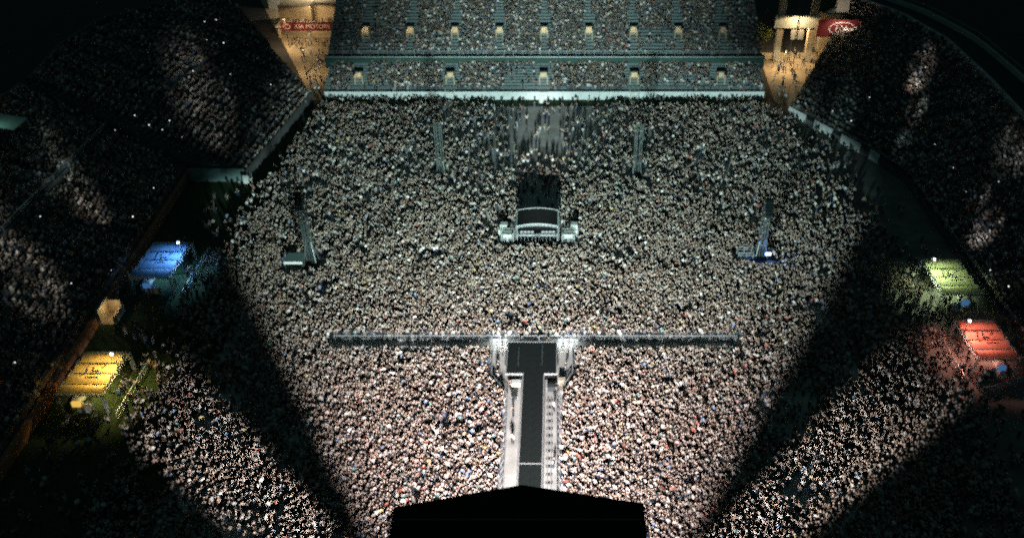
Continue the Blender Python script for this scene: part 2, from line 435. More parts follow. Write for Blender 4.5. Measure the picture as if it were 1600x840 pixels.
def ring_wall(root, name, pts, z0, z1, m, w=.25, K=30):
    P = resample(pts, K); b = MB()
    for j in range(K-1):
        d = P[j+1]-P[j]; d = np.array([d[1], -d[0]])/np.linalg.norm(d)*w
        a0, a1, c0, c1 = P[j], P[j+1], P[j]+d, P[j+1]+d
        b.quad((*a0, z1), (*a1, z1), (*c1, z1), (*c0, z1)); b.quad((*a0, z0), (*a1, z0), (*a1, z1), (*a0, z1)); b.quad((*c1, z0), (*c0, z0), (*c0, z1), (*c1, z1))
    return b.build(name, m, root)
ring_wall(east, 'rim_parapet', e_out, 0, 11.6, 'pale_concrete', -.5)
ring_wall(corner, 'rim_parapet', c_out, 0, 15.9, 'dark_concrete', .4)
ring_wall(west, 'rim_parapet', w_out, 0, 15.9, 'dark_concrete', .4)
# a rim walkway outside the east stand with its own parapet
def offs(pts, w, K=30):
    P = resample(pts, K); T = np.gradient(P, axis=0); N = np.stack([T[:, 1], -T[:, 0]], 1); N /= np.linalg.norm(N, axis=1)[:, None]
    return P+N*w
O1 = offs(e_out, .55); O2 = offs(e_out, 7)
b = MB()
for j in range(29): b.quad((*O1[j], 10.4), (*O2[j], 10.4), (*O2[j+1], 10.4), (*O1[j+1], 10.4))
tag(b.build('path', 'asphalt'), 'dark walkway round the top of the curved stand', kind='structure')
rw = empty('rim_wall', (94, 60, 0), 'low outer parapet of the walkway above the curved stand', 'wall')
ring_wall(rw, 'parapet', [tuple(p) for p in O2], 0, 11.5, 'pale_concrete', -.35)
m = MB()
for j in range(0, 30): m.bar((*O2[j], 11.5), (*O2[j], 12.5), .05)
for j in range(29): m.bar((*O2[j], 12.5), (*O2[j+1], 12.5), .05)
m.build('handrail', 'steel', rw)

# field walls along the stands
fw = empty('field_wall', (-61, 60, 0), 'low reddish painted wall behind the blue and golden tents', 'wall')
P = resample(w_in, 40)
for j in range(39):
    a, b_ = P[j], P[j+1]; d = b_-a; d /= np.linalg.norm(d); n_ = np.array([d[1], -d[0]])
    q = [a+n_*.06+d*.02, b_+n_*.06-d*.02, b_+n_*.85-d*.02, a+n_*.85+d*.02]
    MB().prism([tuple(v) for v in q], 0, 1.42).build('wall_panel', 'brick_red', fw)
m = MB()
for j in range(39):
    a, b_ = P[j], P[j+1]; m.bar((*a, 2.3), (*b_, 2.3), .045); m.bar((a[0], a[1], 1.5), (a[0], a[1], 2.3), .04); m.bar((*a, 1.9), (*b_, 1.9), .03)
m.build('guard_rail', 'brick_red', fw)
fe = empty('field_wall', (66, 60, 0), 'low grey wall behind the green and red tents, with pale corner panels', 'wall')
P = resample(e_in, 46)
for j in range(45):
    a, b_ = P[j], P[j+1]; d = b_-a; d /= np.linalg.norm(d); n_ = np.array([-d[1], d[0]])
    q = [a+n_*.06+d*.02, a+n_*.28+d*.02, b_+n_*.28-d*.02, b_+n_*.06-d*.02]
    pale = a[1] > 150 and j % 3 != 0
    MB().prism([tuple(v) for v in q], 0, 1.9 if pale else 1.25).build('wall_panel', 'white_panel' if pale else 'dark_concrete', fe)
m = MB()
for j in range(45):
    a, b_ = P[j], P[j+1]; m.bar((*a, 2.3), (*b_, 2.3), .04); m.bar((a[0], a[1], 1.3), (a[0], a[1], 2.3), .035)
m.build('guard_rail', 'steel', fe)
# mid-height rail of the west stand
m = MB(); I = resample(w_in, 20); O = resample(w_out, 20); Q = I+(O-I)*(17.96/38)
for j in range(19):
    m.bar((*Q[j], 9.55), (*Q[j+1], 9.55), .06); m.bar((*Q[j], 9.1), (*Q[j+1], 9.1), .04); m.bar((*Q[j], 8.4), (*Q[j], 9.55), .05)
m.build('tier_rail', 'aluminium', west)

# ------------------------------------------------------------------ stage roof, main stage, runway
roof = empty('stage_roof', (0, 40, 0), 'black flat stage roof with a peaked front edge', 'stage roof')
for k in range(7):
    y = 26+3.6*k; MB().box(-10.15, 9.65, y, y+.14, 20.003, 20.09).build('roof_rib', 'dark_steel', roof)
outl = [(-10.4, 49.0), (-.1, 51.4), (9.9, 49.4), (9.7, 24), (-10.2, 24)]
MB().prism([(-.1, 51.4), (-10.4, 49.0), (-10.2, 24), (-.1, 24)], 19.75, 20.0).build('roof_sheet', 'black_cloth', roof)
MB().prism([(-.1, 51.4), (-.1, 24), (9.7, 24), (9.9, 49.4)], 19.75, 20.0).build('roof_sheet', 'black_cloth', roof)
m = MB()
for a, b_ in zip(outl, outl[1:]+outl[:1]): m.truss((*a, 19.35), (*b_, 19.35), .5, .04)
m.build('edge_truss', 'dark_steel', roof)
for x, y in ((-10.0, 43), (9.6, 43), (-9.8, 25), (9.3, 25)):
    MB().truss((x, y, 0), (x, y, 19.2), .6, .05).build('roof_column', 'dark_steel', roof)
stage = empty('main_stage', (0, 36, 0), 'black main stage deck under the roof', 'stage')
MB().box(-9, 9, 26, 50, 1.45, 1.6).build('deck', 'stage_black', stage)
MB().box(-8.9, 8.9, 26.1, 49.9, 0, 1.44).build('skirt', 'black_cloth', stage)

run = empty('runway_stage', (-.5, 70, 0), 'black T-shaped runway stage with silver edges amid the crowd', 'runway stage')
dp = MB().box(.008, 1.292, .008, 1.292, 1.12, 1.2).mesh('deck_panel', 'stage_black')
BX0, BX1, BY0, BY1 = -3.8, 2.7, 87.9, 94.4
RX0, RX1 = -1.55, 1.05
for i in range(5):
    for j in range(5): child('deck_panel', dp, run, (BX0+1.3*i+.5, BY0+1.3*j-70, 0))
for i in range(2):
    for j in range(29): child('deck_panel', dp, run, (RX0+1.3*i+.5, 50.2+1.3*j-70, 0))
MB().box(BX0+.1, BX1-.1, BY0+.1, BY1-.1, 0, 1.1).build('skirt', 'black_cloth', run)
MB().box(RX0+.1, RX1-.1, 50.3, BY0+.09, 0, 1.1).build('skirt', 'black_cloth', run)
def trim(x0, x1, y0, y1): MB().box(x0, x1, y0, y1, .98, 1.24).build('edge_trim', 'aluminium', run)
t = .11
trim(BX0-t, BX0-.004, BY0-t, BY1+t); trim(BX1+.004, BX1+t, BY0-t, BY1+t); trim(BX0, BX1, BY1+.004, BY1+t)
trim(BX0, RX0-.12, BY0-t, BY0-.004); trim(RX1+.12, BX1, BY0-t, BY0-.004)
trim(RX0-t, RX0-.004, 50.3, BY0-.006); trim(RX1+.004, RX1+t, 50.3, BY0-.006)
m = MB().box(RX0, RX1, 71.9, 72.05, 1.204, 1.235); m.build('edge_trim', 'aluminium', run)
m = MB().box(BX0+1.95-.5, BX0+1.95-.46, BY0+1.3, BY1-1, 1.204, 1.212).box(BX1-1.9, BX1-1.86, BY0+1.6, BY1-.5, 1.204, 1.212); m.build('tape_mark', 'seat_plastic', run)
# camera track on the east side of the runway
ct = empty('camera_track', (1.9, 78, 0), 'pale camera dolly track beside the runway', 'camera track')
m = MB().box(1.62, 1.74, 66, 84.2, .16, .24).box(2.02, 2.14, 66, 84.2, .16, .24)
m.build('rail', 'aluminium', ct)
for k in range(15): MB().box(1.5, 2.26, 66.2+1.25*k, 66.4+1.25*k, .02, .16).build('sleeper', 'dark_steel', ct)

# ------------------------------------------------------------------ crowd barriers
bpan = MB()
bpan.box(-.59, .59, -.02, .02, .12, .5); [bpan.bar((-.59+.118*k, 0, .5), (-.59+.118*k, 0, 1.07), .012, 3) for k in range(11)]; bpan.box(-.6, .6, -.05, .05, 1.062, 1.12); bpan.box(-.59, .59, .05, .6, .02, .05)
bpan.bar((-.55, .05, .8), (-.55, .57, .06), .03); bpan.bar((.55, .05, .8), (.55, .57, .06), .03)
bmesh_ = bpan.mesh('barrier_panel', 'aluminium')
def barrier(pts, label, side=1):
    P = np.array(pts, float); r = empty('crowd_barrier', (P[0][0], P[0][1], 0), label, 'crowd barrier', 'silver crowd barriers round the runway')
    for a, b_ in zip(P, P[1:]):
        d = b_-a; L = np.linalg.norm(d); n = max(1, int(round(L/1.2))); ang = math.atan2(d[1], d[0])
        for k in range(n):
            c = a+d*(k+.5)/n
            child('barrier_panel', bmesh_, r, (c[0]-P[0][0], c[1]-P[0][1], 0), (0, 0, ang+(0 if side > 0 else math.pi)), (L/n/1.2, 1, 1))
barrier([(-28, 96.0), (27.6, 96.0)], 'long silver crowd barrier along the cross aisle beyond the runway head')
barrier([(-28, 93.6), (-5.9, 93.6), (-5.7, 87.9), (-3.4, 84.0), (-3.1, 62)], 'silver crowd barrier stepping in round the golden tent side of the runway', -1)
barrier([(2.75, 62), (2.75, 84.0), (4.8, 88.2), (4.9, 93.6), (27.6, 93.6)], 'silver crowd barrier stepping in round the red tent side of the runway', -1)
# cable ramp and stair units beside the runway head
def flight_case(x, y, z, w, d, h, label, m='dark_steel', name='flight_case'):
    o = empty(name, (x, y, z), label, 'flight case' if name == 'flight_case' else name.replace('_', ' '))
    child('case_body', MB().box(-w/2, w/2, -d/2, d/2, .12, h*.7).mesh('case_body', m), o)
    child('lid', MB().box(-w/2, w/2, -d/2, d/2, h*.7+.01, h).mesh('lid', m), o)
    e = MB()
    for q in (-w/2, w/2):
        for g in (-d/2, d/2): e.box(q-.03, q+.03, g-.03, g+.03, .1, h+.01)
    child('corner_trim', e.mesh('corner_trim', 'aluminium'), o)
    for q in (-w/2+.1, w/2-.1):
        for g in (-d/2+.1, d/2-.1): child('castor', MB().ball((q, g, .06), .06, 6, 4).mesh('castor', 'dark_steel'), o)
    return o
flight_case(2.1, 85.9, 0, 1.2, .7, .9, 'wide dark flight case tucked under a corner of the runway head')
flight_case(-2.5, 86.8, 0, 1.1, .7, .8, 'pale flight case under a corner of the runway head', 'canvas')
flight_case(-2.6, 84.4, 0, .8, .8, .7, 'small dark flight case in the lane below the runway head')
flight_case(3.4, 87.0, 0, .9, .7, 1.0, 'tan flight case at the bend of the lane', 'buff_wall')

for x, lb in ((-4.6, 'white floor light at the runway head corner on the golden tent side'), (3.6, 'white floor light at the runway head corner on the red tent side')):
    o = empty('floor_light', (x, 94.9, 0), lb, 'floodlight')
    child('stand', MB().bar((0, 0, 0), (0, 0, 1.9), .04).bar((-.3, -.3, 0), (0, 0, .5), .025).bar((.3, -.3, 0), (0, 0, .5), .025).bar((0, .35, 0), (0, 0, .5), .025).mesh('stand', 'dark_steel'), o)
    child('lamp_head', MB().box(-.25, .25, -.12, .12, 1.9, 2.25).mesh('lamp_head', 'dark_steel'), o)
    child('lens', MB().box(-.2, .2, .125, .14, 1.94, 2.2).mesh('lens', 'lens_white'), o)
    lamp('floor_lamp', 'SPOT', (x, 95.1, 2.1), 420, (.9, 1.0, 1.0), o, .12, (x, 95.4, 0), R(140), .6)

# ------------------------------------------------------------------ mix position (front of house)
foh = empty('mix_tower', (-.4, 122, 0), 'mixing platform with two arched silver trusses over a black canopy', 'mixing tower')
X0, X1 = -3.7, 2.95
MB().box(X0, X1, 120.9, 126.2, .85, 1.0).build('platform', 'stage_black', foh)
MB().box(X0+.1, X1-.1, 121.0, 126.1, 0, .845).build('skirt', 'black_cloth', foh)
def arch(y, z, h, name='arch_truss'):
    m = MB(); n = 12; pts = [(X0+(X1-X0)*k/n, y, z+h*(1-(2*k/n-1)**2)) for k in range(n+1)]
    for a, b_ in zip(pts, pts[1:]): m.bar(a, b_, .10); m.bar((a[0], a[1], a[2]-.32), (b_[0], b_[1], b_[2]-.32), .05); m.bar(a, (b_[0], b_[1], b_[2]-.32), .025)
    m.build(name, 'aluminium', foh); return pts
A = arch(121.0, 3.7, .42); B = arch(125.2, 4.2, .42)
m = MB()
for k in range(12): m.quad((A[k][0], A[k][1]+.1, A[k][2]+.02), (A[k+1][0], A[k+1][1]+.1, A[k+1][2]+.02), (B[k+1][0], B[k+1][1]-.1, B[k+1][2]+.02), (B[k][0], B[k][1]-.1, B[k][2]+.02))
m.build('canopy', 'black_cloth', foh)
for x, y, h in ((X0, 121, 3.7), (X1, 121, 3.7), (X0, 125.2, 4.2), (X1, 125.2, 4.2)):
    MB().truss((x, y, 0), (x, y, h), .28, .03).build('corner_post', 'aluminium', foh)
for x in (X0, X1): MB().bar((x, 121, 3.7), (x, 125.2, 4.2), .09).build('side_rail', 'aluminium', foh)
MB().box(X0+.2, X1-.2, 125.0, 125.06, 1.0, 4.15).build('back_curtain', 'black_cloth', foh)
MB().box(X0+.2, X1-.2, 122.9, 122.95, 2.0, 3.7).build('opening_shade_sheet', 'black_cloth', foh)  # black sheet standing in for the dark interior under the canopy
m = MB().truss((X0, 120.8, 2.15), (X1, 120.8, 2.15), .22, .03)
m.build('front_truss', 'aluminium', foh)
m = MB()
for k in range(12): x = X0+.1+(X1-X0-.2)*k/11; m.bar((x, 120.8, .02), (x, 120.8, 2.1), .025)
m.build('front_rail', 'aluminium', foh)
for x, w, lb in ((-2.1, 2.3, 'white lit mixing desk on the blue tent half of the mixing platform'), (1.35, 2.3, 'white lit mixing desk on the green tent half of the mixing platform')):
    o = empty('mixing_desk', (x, 121.7, 1.0), lb, 'mixing desk')
    child('console', MB().prism([(-w/2, -.45), (w/2, -.45), (w/2, .35), (-w/2, .35)], .75, .9).mesh('console', 'white_paint'), o)
    child('meter_bridge', MB().box(-w/2, w/2, .36, .46, .75, 1.15).mesh('meter_bridge', 'dark_steel'), o)
    for k in range(4): child('screen', MB().box(-w/2+.1+k*w/4, -w/2+w/4-.06+k*w/4, .33, .355, .94, 1.12).mesh('screen', 'screen_white'), o)
    for q in (-w/2+.1, w/2-.1): child('leg', MB().box(q-.05, q+.05, -.3, .3, .004, .745).mesh('leg', 'dark_steel'), o)
def scaffold(x0, x1, y0, y1, h, label):
    o = empty('scaffold_wing', ((x0+x1)/2, (y0+y1)/2, 0), label, 'scaffold')
    m = MB()
    for x in (x0, (x0+x1)/2, x1):
        for y in (y0, y1): m.bar((x, y, 0), (x, y, h), .06)
    for z in (.5, h/2, h):
        for y in (y0, y1): m.bar((x0, y, z), (x1, y, z), .045)
        for x in (x0, x1): m.bar((x, y0, z), (x, y1, z), .045)
    m.bar((x0, y0, .1), (x1, y0, h), .035); m.bar((x1, y0, .1), (x0, y0, h), .035)
    m.build('scaffold_tube', 'aluminium', o)
    for k in range(4):
        yy = y0+(y1-y0)*k/4
        MB().box(x0+.05, x1-.05, yy+.02, yy+(y1-y0)/4-.02, h*.62, h*.62+.06).build('plank', 'canvas', o)
    MB().box(x0+.3, x1-.3, y0+.3, y1-.4, h*.62+.065, h*.62+.8).build('amp_rack', 'canvas', o)
    return o
scaffold(-6.2, -4.2, 120.7, 122.6, 2.3, 'silver scaffold wing on the blue tent side of the mixing platform')
scaffold(3.6, 5.6, 120.7, 122.6, 2.3, 'silver scaffold wing on the green tent side of the mixing platform')
for x, lb in ((-5.9, 'pale tarpaulin covered stack behind the scaffold wing on the blue tent side'), (5.6, 'pale tarpaulin covered stack behind the scaffold wing on the green tent side')):
    o = empty('covered_stack', (x, 124.3, 0), lb, 'covered stack')
    child('tarpaulin', MB().prism([(-.9, -.9), (.7, -1.0), (1.0, .6), (0.2, 1.1), (-.9, .7)], 0, 1.5).prism([(-.6, -.6), (.5, -.7), (.6, .4), (-.5, .5)], 1.502, 2.3).mesh('tarpaulin', 'canvas'), o)
    child('tie_strap', MB().box(-.95, 1.02, -.1, -.02, .4, 1.56).mesh('tie_strap', 'dark_steel'), o)

# ------------------------------------------------------------------ delay towers
def delay_tower(x, y, h, label, w=.8, base=2.2):
    o = empty('delay_tower', (x, y, 0), label, 'delay tower', 'delay towers standing in the crowd')
    MB().truss((x-w/2, y, .3), (x-w/2, y, h), .4, .045).build('mast', 'tower_steel', o)
    MB().truss((x+w/2, y, .3), (x+w/2, y, h), .4, .045).build('mast', 'tower_steel', o)
    m = MB()
    for k in range(int(h/1.6)): z = .6+1.6*k; m.bar((x-w/2, y, z), (x+w/2, y, z+1.0), .035)
    m.build('brace', 'tower_steel', o)
    MB().truss((x-w*.9, y-.6, h), (x+w*.9, y-.6, h), .35, .04).build('head_truss', 'tower_steel', o)
    MB().box(x-base/2, x+base/2, y-base/2, y+base/2, .02, .3).build('base_plate', 'dark_steel', o)
    for sx in (-1, 1):
        for sy in (-1, 1): MB().bar((x+sx*base/2*.95, y+sy*base/2*.95, .3), (x+sx*w/2, y, h*.3), .05).build('stay', 'steel', o)
    for k in range(6 if h > 11 else 0):
        z = h-.9-.42*k; yy = y-.62-.035*k*k
        MB().box(x-.55, x+.55, yy-.3, yy+.3, z-.19, z+.19).build('speaker_cabinet', 'dark_steel', o)
    return o
delay_tower(-35.5, 115.2, 14.0, 'tall silver delay tower with a teal canopy at its foot')
delay_tower(34.7, 116.4, 12.2, 'tall silver delay tower beside a small platform and blue light')
delay_tower(-18.6, 145.3, 10.2, 'shorter delay tower in the far crowd, on the footbridge side', .9, 1.8)
delay_tower(17.5, 145.3, 10.4, 'shorter delay tower in the far crowd, on the columned gate side', .9, 1.8)
o = empty('canopy_tent', (-37.5, 114.0, 0), 'small teal canopy at the foot of the tallest delay tower', 'canopy')
child('canopy_roof', MB().prism([(-1.5, -1.2), (1.3, -1.2), (1.3, 1.4), (-1.5, 1.4)], 2.2, 2.25).mesh('canopy_roof', 'teal_cloth'), o)
child('valance', MB().box(-1.52, 1.32, -1.27, -1.205, 1.85, 2.28).mesh('valance', 'white_paint'), o)
for q, g in ((-1.4, -1.1), (1.2, -1.1), (-1.4, 1.3), (1.2, 1.3)): child('leg', MB().bar((q, g, 0), (q, g, 2.2), .04).mesh('leg', 'steel'), o)
o = empty('camera_platform', (32.3, 116.6, 0), 'small railed camera platform beside a tall delay tower', 'platform')
child('deck', MB().box(-1.2, 1.2, -.9, .9, .9, 1.0).mesh('deck', 'canvas'), o)
m = MB()
for q in (-1.15, 0, 1.15):
    for g in (-.85, .85): m.bar((q, g, 0), (q, g, 2.0), .05)
for z in (1.5, 2.0):
    for g in (-.85, .85): m.bar((-1.15, g, z), (1.15, g, z), .045)
    for q in (-1.15, 1.15): m.bar((q, -.85, z), (q, .85, z), .045)
child('railing', m.mesh('railing', 'aluminium'), o)
o = empty('blue_floodlight', (35.6, 115.4, 0), 'blue floodlight on a stand at the foot of a tall delay tower', 'floodlight')
child('stand', MB().bar((0, 0, 0), (0, 0, 1.7), .05).bar((-.5, -.3, 0), (0, 0, .7), .03).bar((.5, -.3, 0), (0, 0, .7), .03).bar((0, .5, 0), (0, 0, .7), .03).mesh('stand', 'dark_steel'), o)
child('lamp_head', MB().box(-.5, .5, .05, .35, 1.7, 2.3).mesh('lamp_head', 'dark_steel'), o)
child('lens', MB().box(-.45, .45, -.05, .045, 1.75, 2.25).mesh('lens', 'lens_blue'), o)
lamp('blue_lamp', 'POINT', (35.6, 115.0, 2.3), 160, (.08, .3, 1.0), o, .2)

# ------------------------------------------------------------------ bar tents
def tent(x0, x1, y0, y1, col, lcol, field, label, power):
    """truss tent with four vaulted roof bays; 'field' = +1 when the field lies towards +x"""
    cx, cyy = (x0+x1)/2, (y0+y1)/2; o = empty('bar_tent', (cx, cyy, 0), label, 'tent', 'coloured bar tents along the stands')
    h = 3.1; n = 4
    for k in range(n):
        a, b_ = y0+(y1-y0)*k/n+.12, y0+(y1-y0)*(k+1)/n-.12; m = MB(); S = 6
        for i in range(S):
            t0, t1 = i/S, (i+1)/S
            z = lambda t: h+.42*math.sin(math.pi*t)
            m.quad((x0+.15, a+(b_-a)*t0, z(t0)), (x1-.15, a+(b_-a)*t0, z(t0)), (x1-.15, a+(b_-a)*t1, z(t1)), (x0+.15, a+(b_-a)*t1, z(t1)))
        for xx in (x0+.15, x1-.15):
            i0 = len(m.v); m.v += [(xx, a+(b_-a)*i/S, h+.42*math.sin(math.pi*i/S)) for i in range(S+1)]; m.f.append(tuple(range(i0, i0+S+1)))
        m.build('roof_bay', 'fabric_'+col, o)
    for k in range(n+1):
        y = y0+(y1-y0)*k/n; MB().bar((x0, y, h-.02), (x1, y, h-.02), .09).build('gutter_beam', 'dark_steel', o)
    for xx in (x0, x1): MB().truss((xx, y0, h-.05), (xx, y1, h-.05), .32, .035).build('side_truss', 'aluminium', o)
    for yy in (y0, y1): MB().truss((x0, yy, h-.05), (x1, yy, h-.05), .26, .03).build('end_truss', 'aluminium', o)
    for xx in (x0, x1):
        for yy in (y0, y1): MB().truss((xx, yy, 0), (xx, yy, h), .3, .035).build('leg', 'aluminium', o)
    # dark print on the roof: a hooked stroke over bars, following the vaults
    m = MB(); w = (x1-x0); L = (y1-y0)
    def zf(y): t = ((y-y0)/(L/n)) % 1; t = min(max((t*L/n-.12)/(L/n-.24), 0), 1); return h+.42*math.sin(math.pi*t)+.03
    def stroke(p, q, r=.09):
        S = 8
        for i in range(S):
            a = lerp(p, q, i/S); b_ = lerp(p, q, (i+1)/S)
            d = Vector((b_[0]-a[0], b_[1]-a[1])).normalized(); nn = Vector((-d.y, d.x))*r
            pts = [(a[0]+nn.x, a[1]+nn.y), (a[0]-nn.x, a[1]-nn.y), (b_[0]-nn.x, b_[1]-nn.y), (b_[0]+nn.x, b_[1]+nn.y)]
            m.quad(*[(px, py, zf(py)) for px, py in pts])
    f = lambda u, v: (cx+(u-.5)*w*.42, y0+L*(.34+.36*v))
    for p, q in (((0, .95), (1, .9)), ((1, .9), (1.0, .72)), ((1, .72), (.8, .68)), ((.12, .95), (.0, .1)), ((.4, .75), (.4, .3)), ((.4, .3), (.95, .25)), ((.3, .05), (1, .05)), ((.4, .55), (.75, .55))):
        stroke(f(*p), f(*q))
    m.build('roof_print', 'dark_print', o)
    # bar counter, back shelf and fridge under the tent
    bx = x0+1.0 if field > 0 else x1-1.0
    MB().box(bx-.35, bx+.35, y0+.8, y1-.8, .02, 1.1).build('counter', 'canvas', o)
    MB().box(cx-1.1, cx+.6, y0+.25, y0+.9, .02, 1.1).build('counter', 'canvas', o)
    MB().box(cx+.8*field*-1-.5, cx+.8*field*-1+.5, y0-.15, y0+.2, 1.3, 2.0).build('menu_screen', 'screen_blue' if col in ('blue', 'green') else 'exit_amber' if col == 'yellow' else 'screen_blue', o)
    # floodlight on the field side
    fx = x1+.2 if field > 0 else x0-.2
    MB().bar((fx, cyy+.6, 0), (fx, cyy+.6, 6.0), .06).build('lamp_post', 'dark_steel', o)
    MB().box(fx-.25, fx+.25, cyy+.35, cyy+.85, 6.0, 6.3).build('lamp_head', 'dark_steel', o)
    MB().ball((fx, cyy+.2, 6.05), .13).build('lens', 'lens_white', o)
    lamp('tent_flood', 'SPOT', (fx, cyy-.1, 6.3), power*3.0, lcol, o, .2, (fx-1.2*field, cyy-.1, 0), R(124), .5)
    lamp('tent_lamp', 'SPOT', (cx, cyy, 2.7), power*1.1, lcol, o, .2, (cx, cyy, 0), R(135), .5)
    return o
tent(-60.0, -54.2, 107.2, 116.8, 'blue', (.28, .58, 1.0), 1, 'blue lit tent with a striped roof beside the reddish wall', 700)
tent(-58.6, -53.0, 81.5, 89.7, 'yellow', (1.0, .72, .25), 1, 'golden lit tent with a striped roof beside the reddish wall', 950)
tent(57.9, 63.5, 102.9, 111.9, 'green', (.78, 1.0, .55), -1, 'green lit tent with a striped roof beside the grey wall', 700)
tent(57.2, 62.5, 88.4, 96.6, 'red', (1.0, .42, .32), -1, 'red lit tent with a striped roof beside the grey wall', 800)
def low_fence(pts, label, m='aluminium', h=1.1):
    P = np.array(pts, float); o = empty('low_fence', (P[0][0], P[0][1], 0), label, 'fence')
    for a, b_ in zip(P, P[1:]):
        n = max(1, int(np.linalg.norm(b_-a)/2)); 
        for k in range(n):
            p, q = a+(b_-a)*k/n, a+(b_-a)*(k+1)/n
            b2 = MB().bar((*p, 0), (*p, h), .045).bar((*p, h), (*q, h), .05).bar((*p, .35), (*q, .35), .035)
            d = (q-p)/np.linalg.norm(q-p)
            for j in range(1, 8): r_ = p+(q-p)*j/8; b2.bar((*r_, .35), (*r_, h), .018, 3)
            b2.build('fence_panel', m, o)
low_fence([(-51.4, 80.4), (-51.4, 91.0)], 'pale fence along the field side of the golden tent')
low_fence([(55.6, 87.6), (55.6, 97.8), (57, 98.8)], 'pale fence along the field side of the red tent')
low_fence([(51.2, 79.2), (57.0, 85.0), (64.8, 88.0)], 'pale diagonal fence running to the red tent from the crowd')
low_fence([(42, 71.6), (46, 75.5)], 'short pale fence standing in the crowd below the red tent')
low_fence([(-52.6, 106.6), (-52.6, 117.6)], 'pale fence along the field side of the blue tent')

# ------------------------------------------------------------------ small things at the walls
o = empty('tunnel_portal', (-61.2, 101.5, 0), 'amber lit tunnel mouth between the blue and golden tents', 'tunnel')
child('side_wall', MB().box(-.9, -.6, -1.6, 1.6, 0, 2.6).mesh('side_wall', 'buff_wall'), o); child('side_wall', MB().box(1.2, 1.4, -1.6, 1.6, 0, 1.3).mesh('side_wall', 'buff_wall'), o)
child('end_wall', MB().box(-.6, 1.2, 1.35, 1.6, 0, 2.2).mesh('end_wall', 'buff_wall'), o)
child('floor_slab', MB().box(-.6, 1.2, -1.6, 1.35, .02, .08).mesh('floor_slab', 'plaza'), o)
child('coping', MB().box(-1.0, -.5, -1.7, 1.7, 2.605, 2.7).mesh('coping', 'concrete'), o)
lamp('portal_lamp', 'POINT', (-60.6, 101.3, 2.0), 60, (1.0, .72, .35), o, .12)
o = empty('sign_board', (-53.2, 141.0, 0), 'small white board beside the teal end panels of the corner stand', 'sign')
child('board', MB().box(-.55, .55, -.05, .05, .7, 2.4).mesh('board', 'white_paint'), o)
for q in (-.45, .45): child('post', MB().bar((q, .1, 0), (q, .1, 2.3), .04).mesh('post', 'steel'), o)
o = empty('roof_pavilion', (-88.0, 131.5, 13.2), 'pale pitched canopy on the top rows above the blue tent', 'pavilion')
child('canopy', MB().quad((-3, -2.6, 3.0), (-3, 2.6, 3.0), (0, 2.2, 4.2), (0, -2.2, 4.2)).quad((0, -2.2, 4.2), (0, 2.2, 4.2), (4.2, 2.4, 3.4), (4.2, -2.4, 3.4)).mesh('canopy', 'teal_cloth'), o)
for q in (-2.9, 4.0):
    for g in (-2.2, 2.2): child('post', MB().bar((q, g, -1.5), (q, g, 3.1), .06).mesh('post', 'steel'), o)
lamp('pavilion_lamp', 'POINT', (-86.0, 129.5, 19.0), 80, (.6, 1.0, .8), o, .2)

# ------------------------------------------------------------------ plazas at the two ends of the rear stand
def letters(word, height, m, parent, loc, rot, name='lettering'):
    c = bpy.data.curves.new('txt', 'FONT'); c.body = word; c.size = height; c.extrude = .02; c.align_x = 'CENTER'; c.align_y = 'CENTER'
    t = bpy.data.objects.new('txt', c); COL.objects.link(t)
    me = bpy.data.meshes.new_from_object(t.evaluated_get(bpy.context.evaluated_depsgraph_get()))
    bpy.data.objects.remove(t); bpy.data.curves.remove(c)
    me.materials.clear(); me.materials.append(MATS[m])
    return child(name, me, parent, loc, rot)
# west: footbridge with a maroon banner
br = empty('footbridge', (-61, 221, 0), 'buff footbridge across the plaza behind the maroon banner', 'footbridge')
MB().box(-69, -52.6, 221.0, 225, 2.9, 3.3).build('deck', 'buff_wall', br)
m = MB()
for x in (-68.5, -61, -53.2): m.box(x-.35, x+.35, 222, 222.7, 0, 2.9)
m.build('pier', 'buff_wall', br)
MB().box(-71, -62.4, 232, 239, 0, 5.2).build('kiosk_wall', 'buff_wall', br)
MB().box(-61.8, -54.6, 233, 239, 0, 5.6).build('kiosk_wall', 'buff_wall', br)
MB().box(-78, -56, 246, 262, .03, 8).build('tent_hall', 'white_panel', br)
bn = empty('banner', (-60.8, 220.7, 2.2), 'long maroon banner with pale letters hung on the footbridge', 'banner')
child('cloth', MB().box(-6.6, 6.9, 0, .06, 0, 2.3).mesh('cloth', 'maroon'), bn)
letters('KIA MOTORS', 1.5, 'banner_print', bn, (1.3, -.03, 1.12), (R(90), 0, 0))
m = MB()
for k in range(20):
    a, b_ = 2*math.pi*k/20, 2*math.pi*(k+1)/20
    m.quad((-5.2+.95*math.cos(a), -.03, 1.12+.62*math.sin(a)), (-5.2+.95*math.cos(b_), -.03, 1.12+.62*math.sin(b_)), (-5.2+.78*math.cos(b_), -.03, 1.12+.48*math.sin(b_)), (-5.2+.78*math.cos(a), -.03, 1.12+.48*math.sin(a)))
child('emblem_ring', m.mesh('emblem_ring', 'banner_print'), bn)
def street_lamp(x, y, h, power, col, label, arm=(0, -1)):
    o = empty('street_lamp', (x, y, 0), label, 'street lamp', 'amber lamps on the plazas')
    child('post', MB().bar((0, 0, 0), (0, 0, h), .08, 6).bar((0, 0, h), (arm[0], arm[1], h+.15), .05).mesh('post', 'dark_steel'), o)
    child('lamp_head', MB().box(arm[0]-.3, arm[0]+.3, arm[1]-.3, arm[1]+.3, h+.12, h+.28).mesh('lamp_head', 'dark_steel'), o)
    child('lens', MB().ball((arm[0], arm[1], h+.05), .12).mesh('lens', 'lens_amber'), o)
    lamp('plaza_lamp', 'SPOT', (x+arm[0], y+arm[1], h-.12), power, col, o, .15, (x+arm[0], y+arm[1], 0), R(166), .2)
AMB = (1.0, .70, .36)
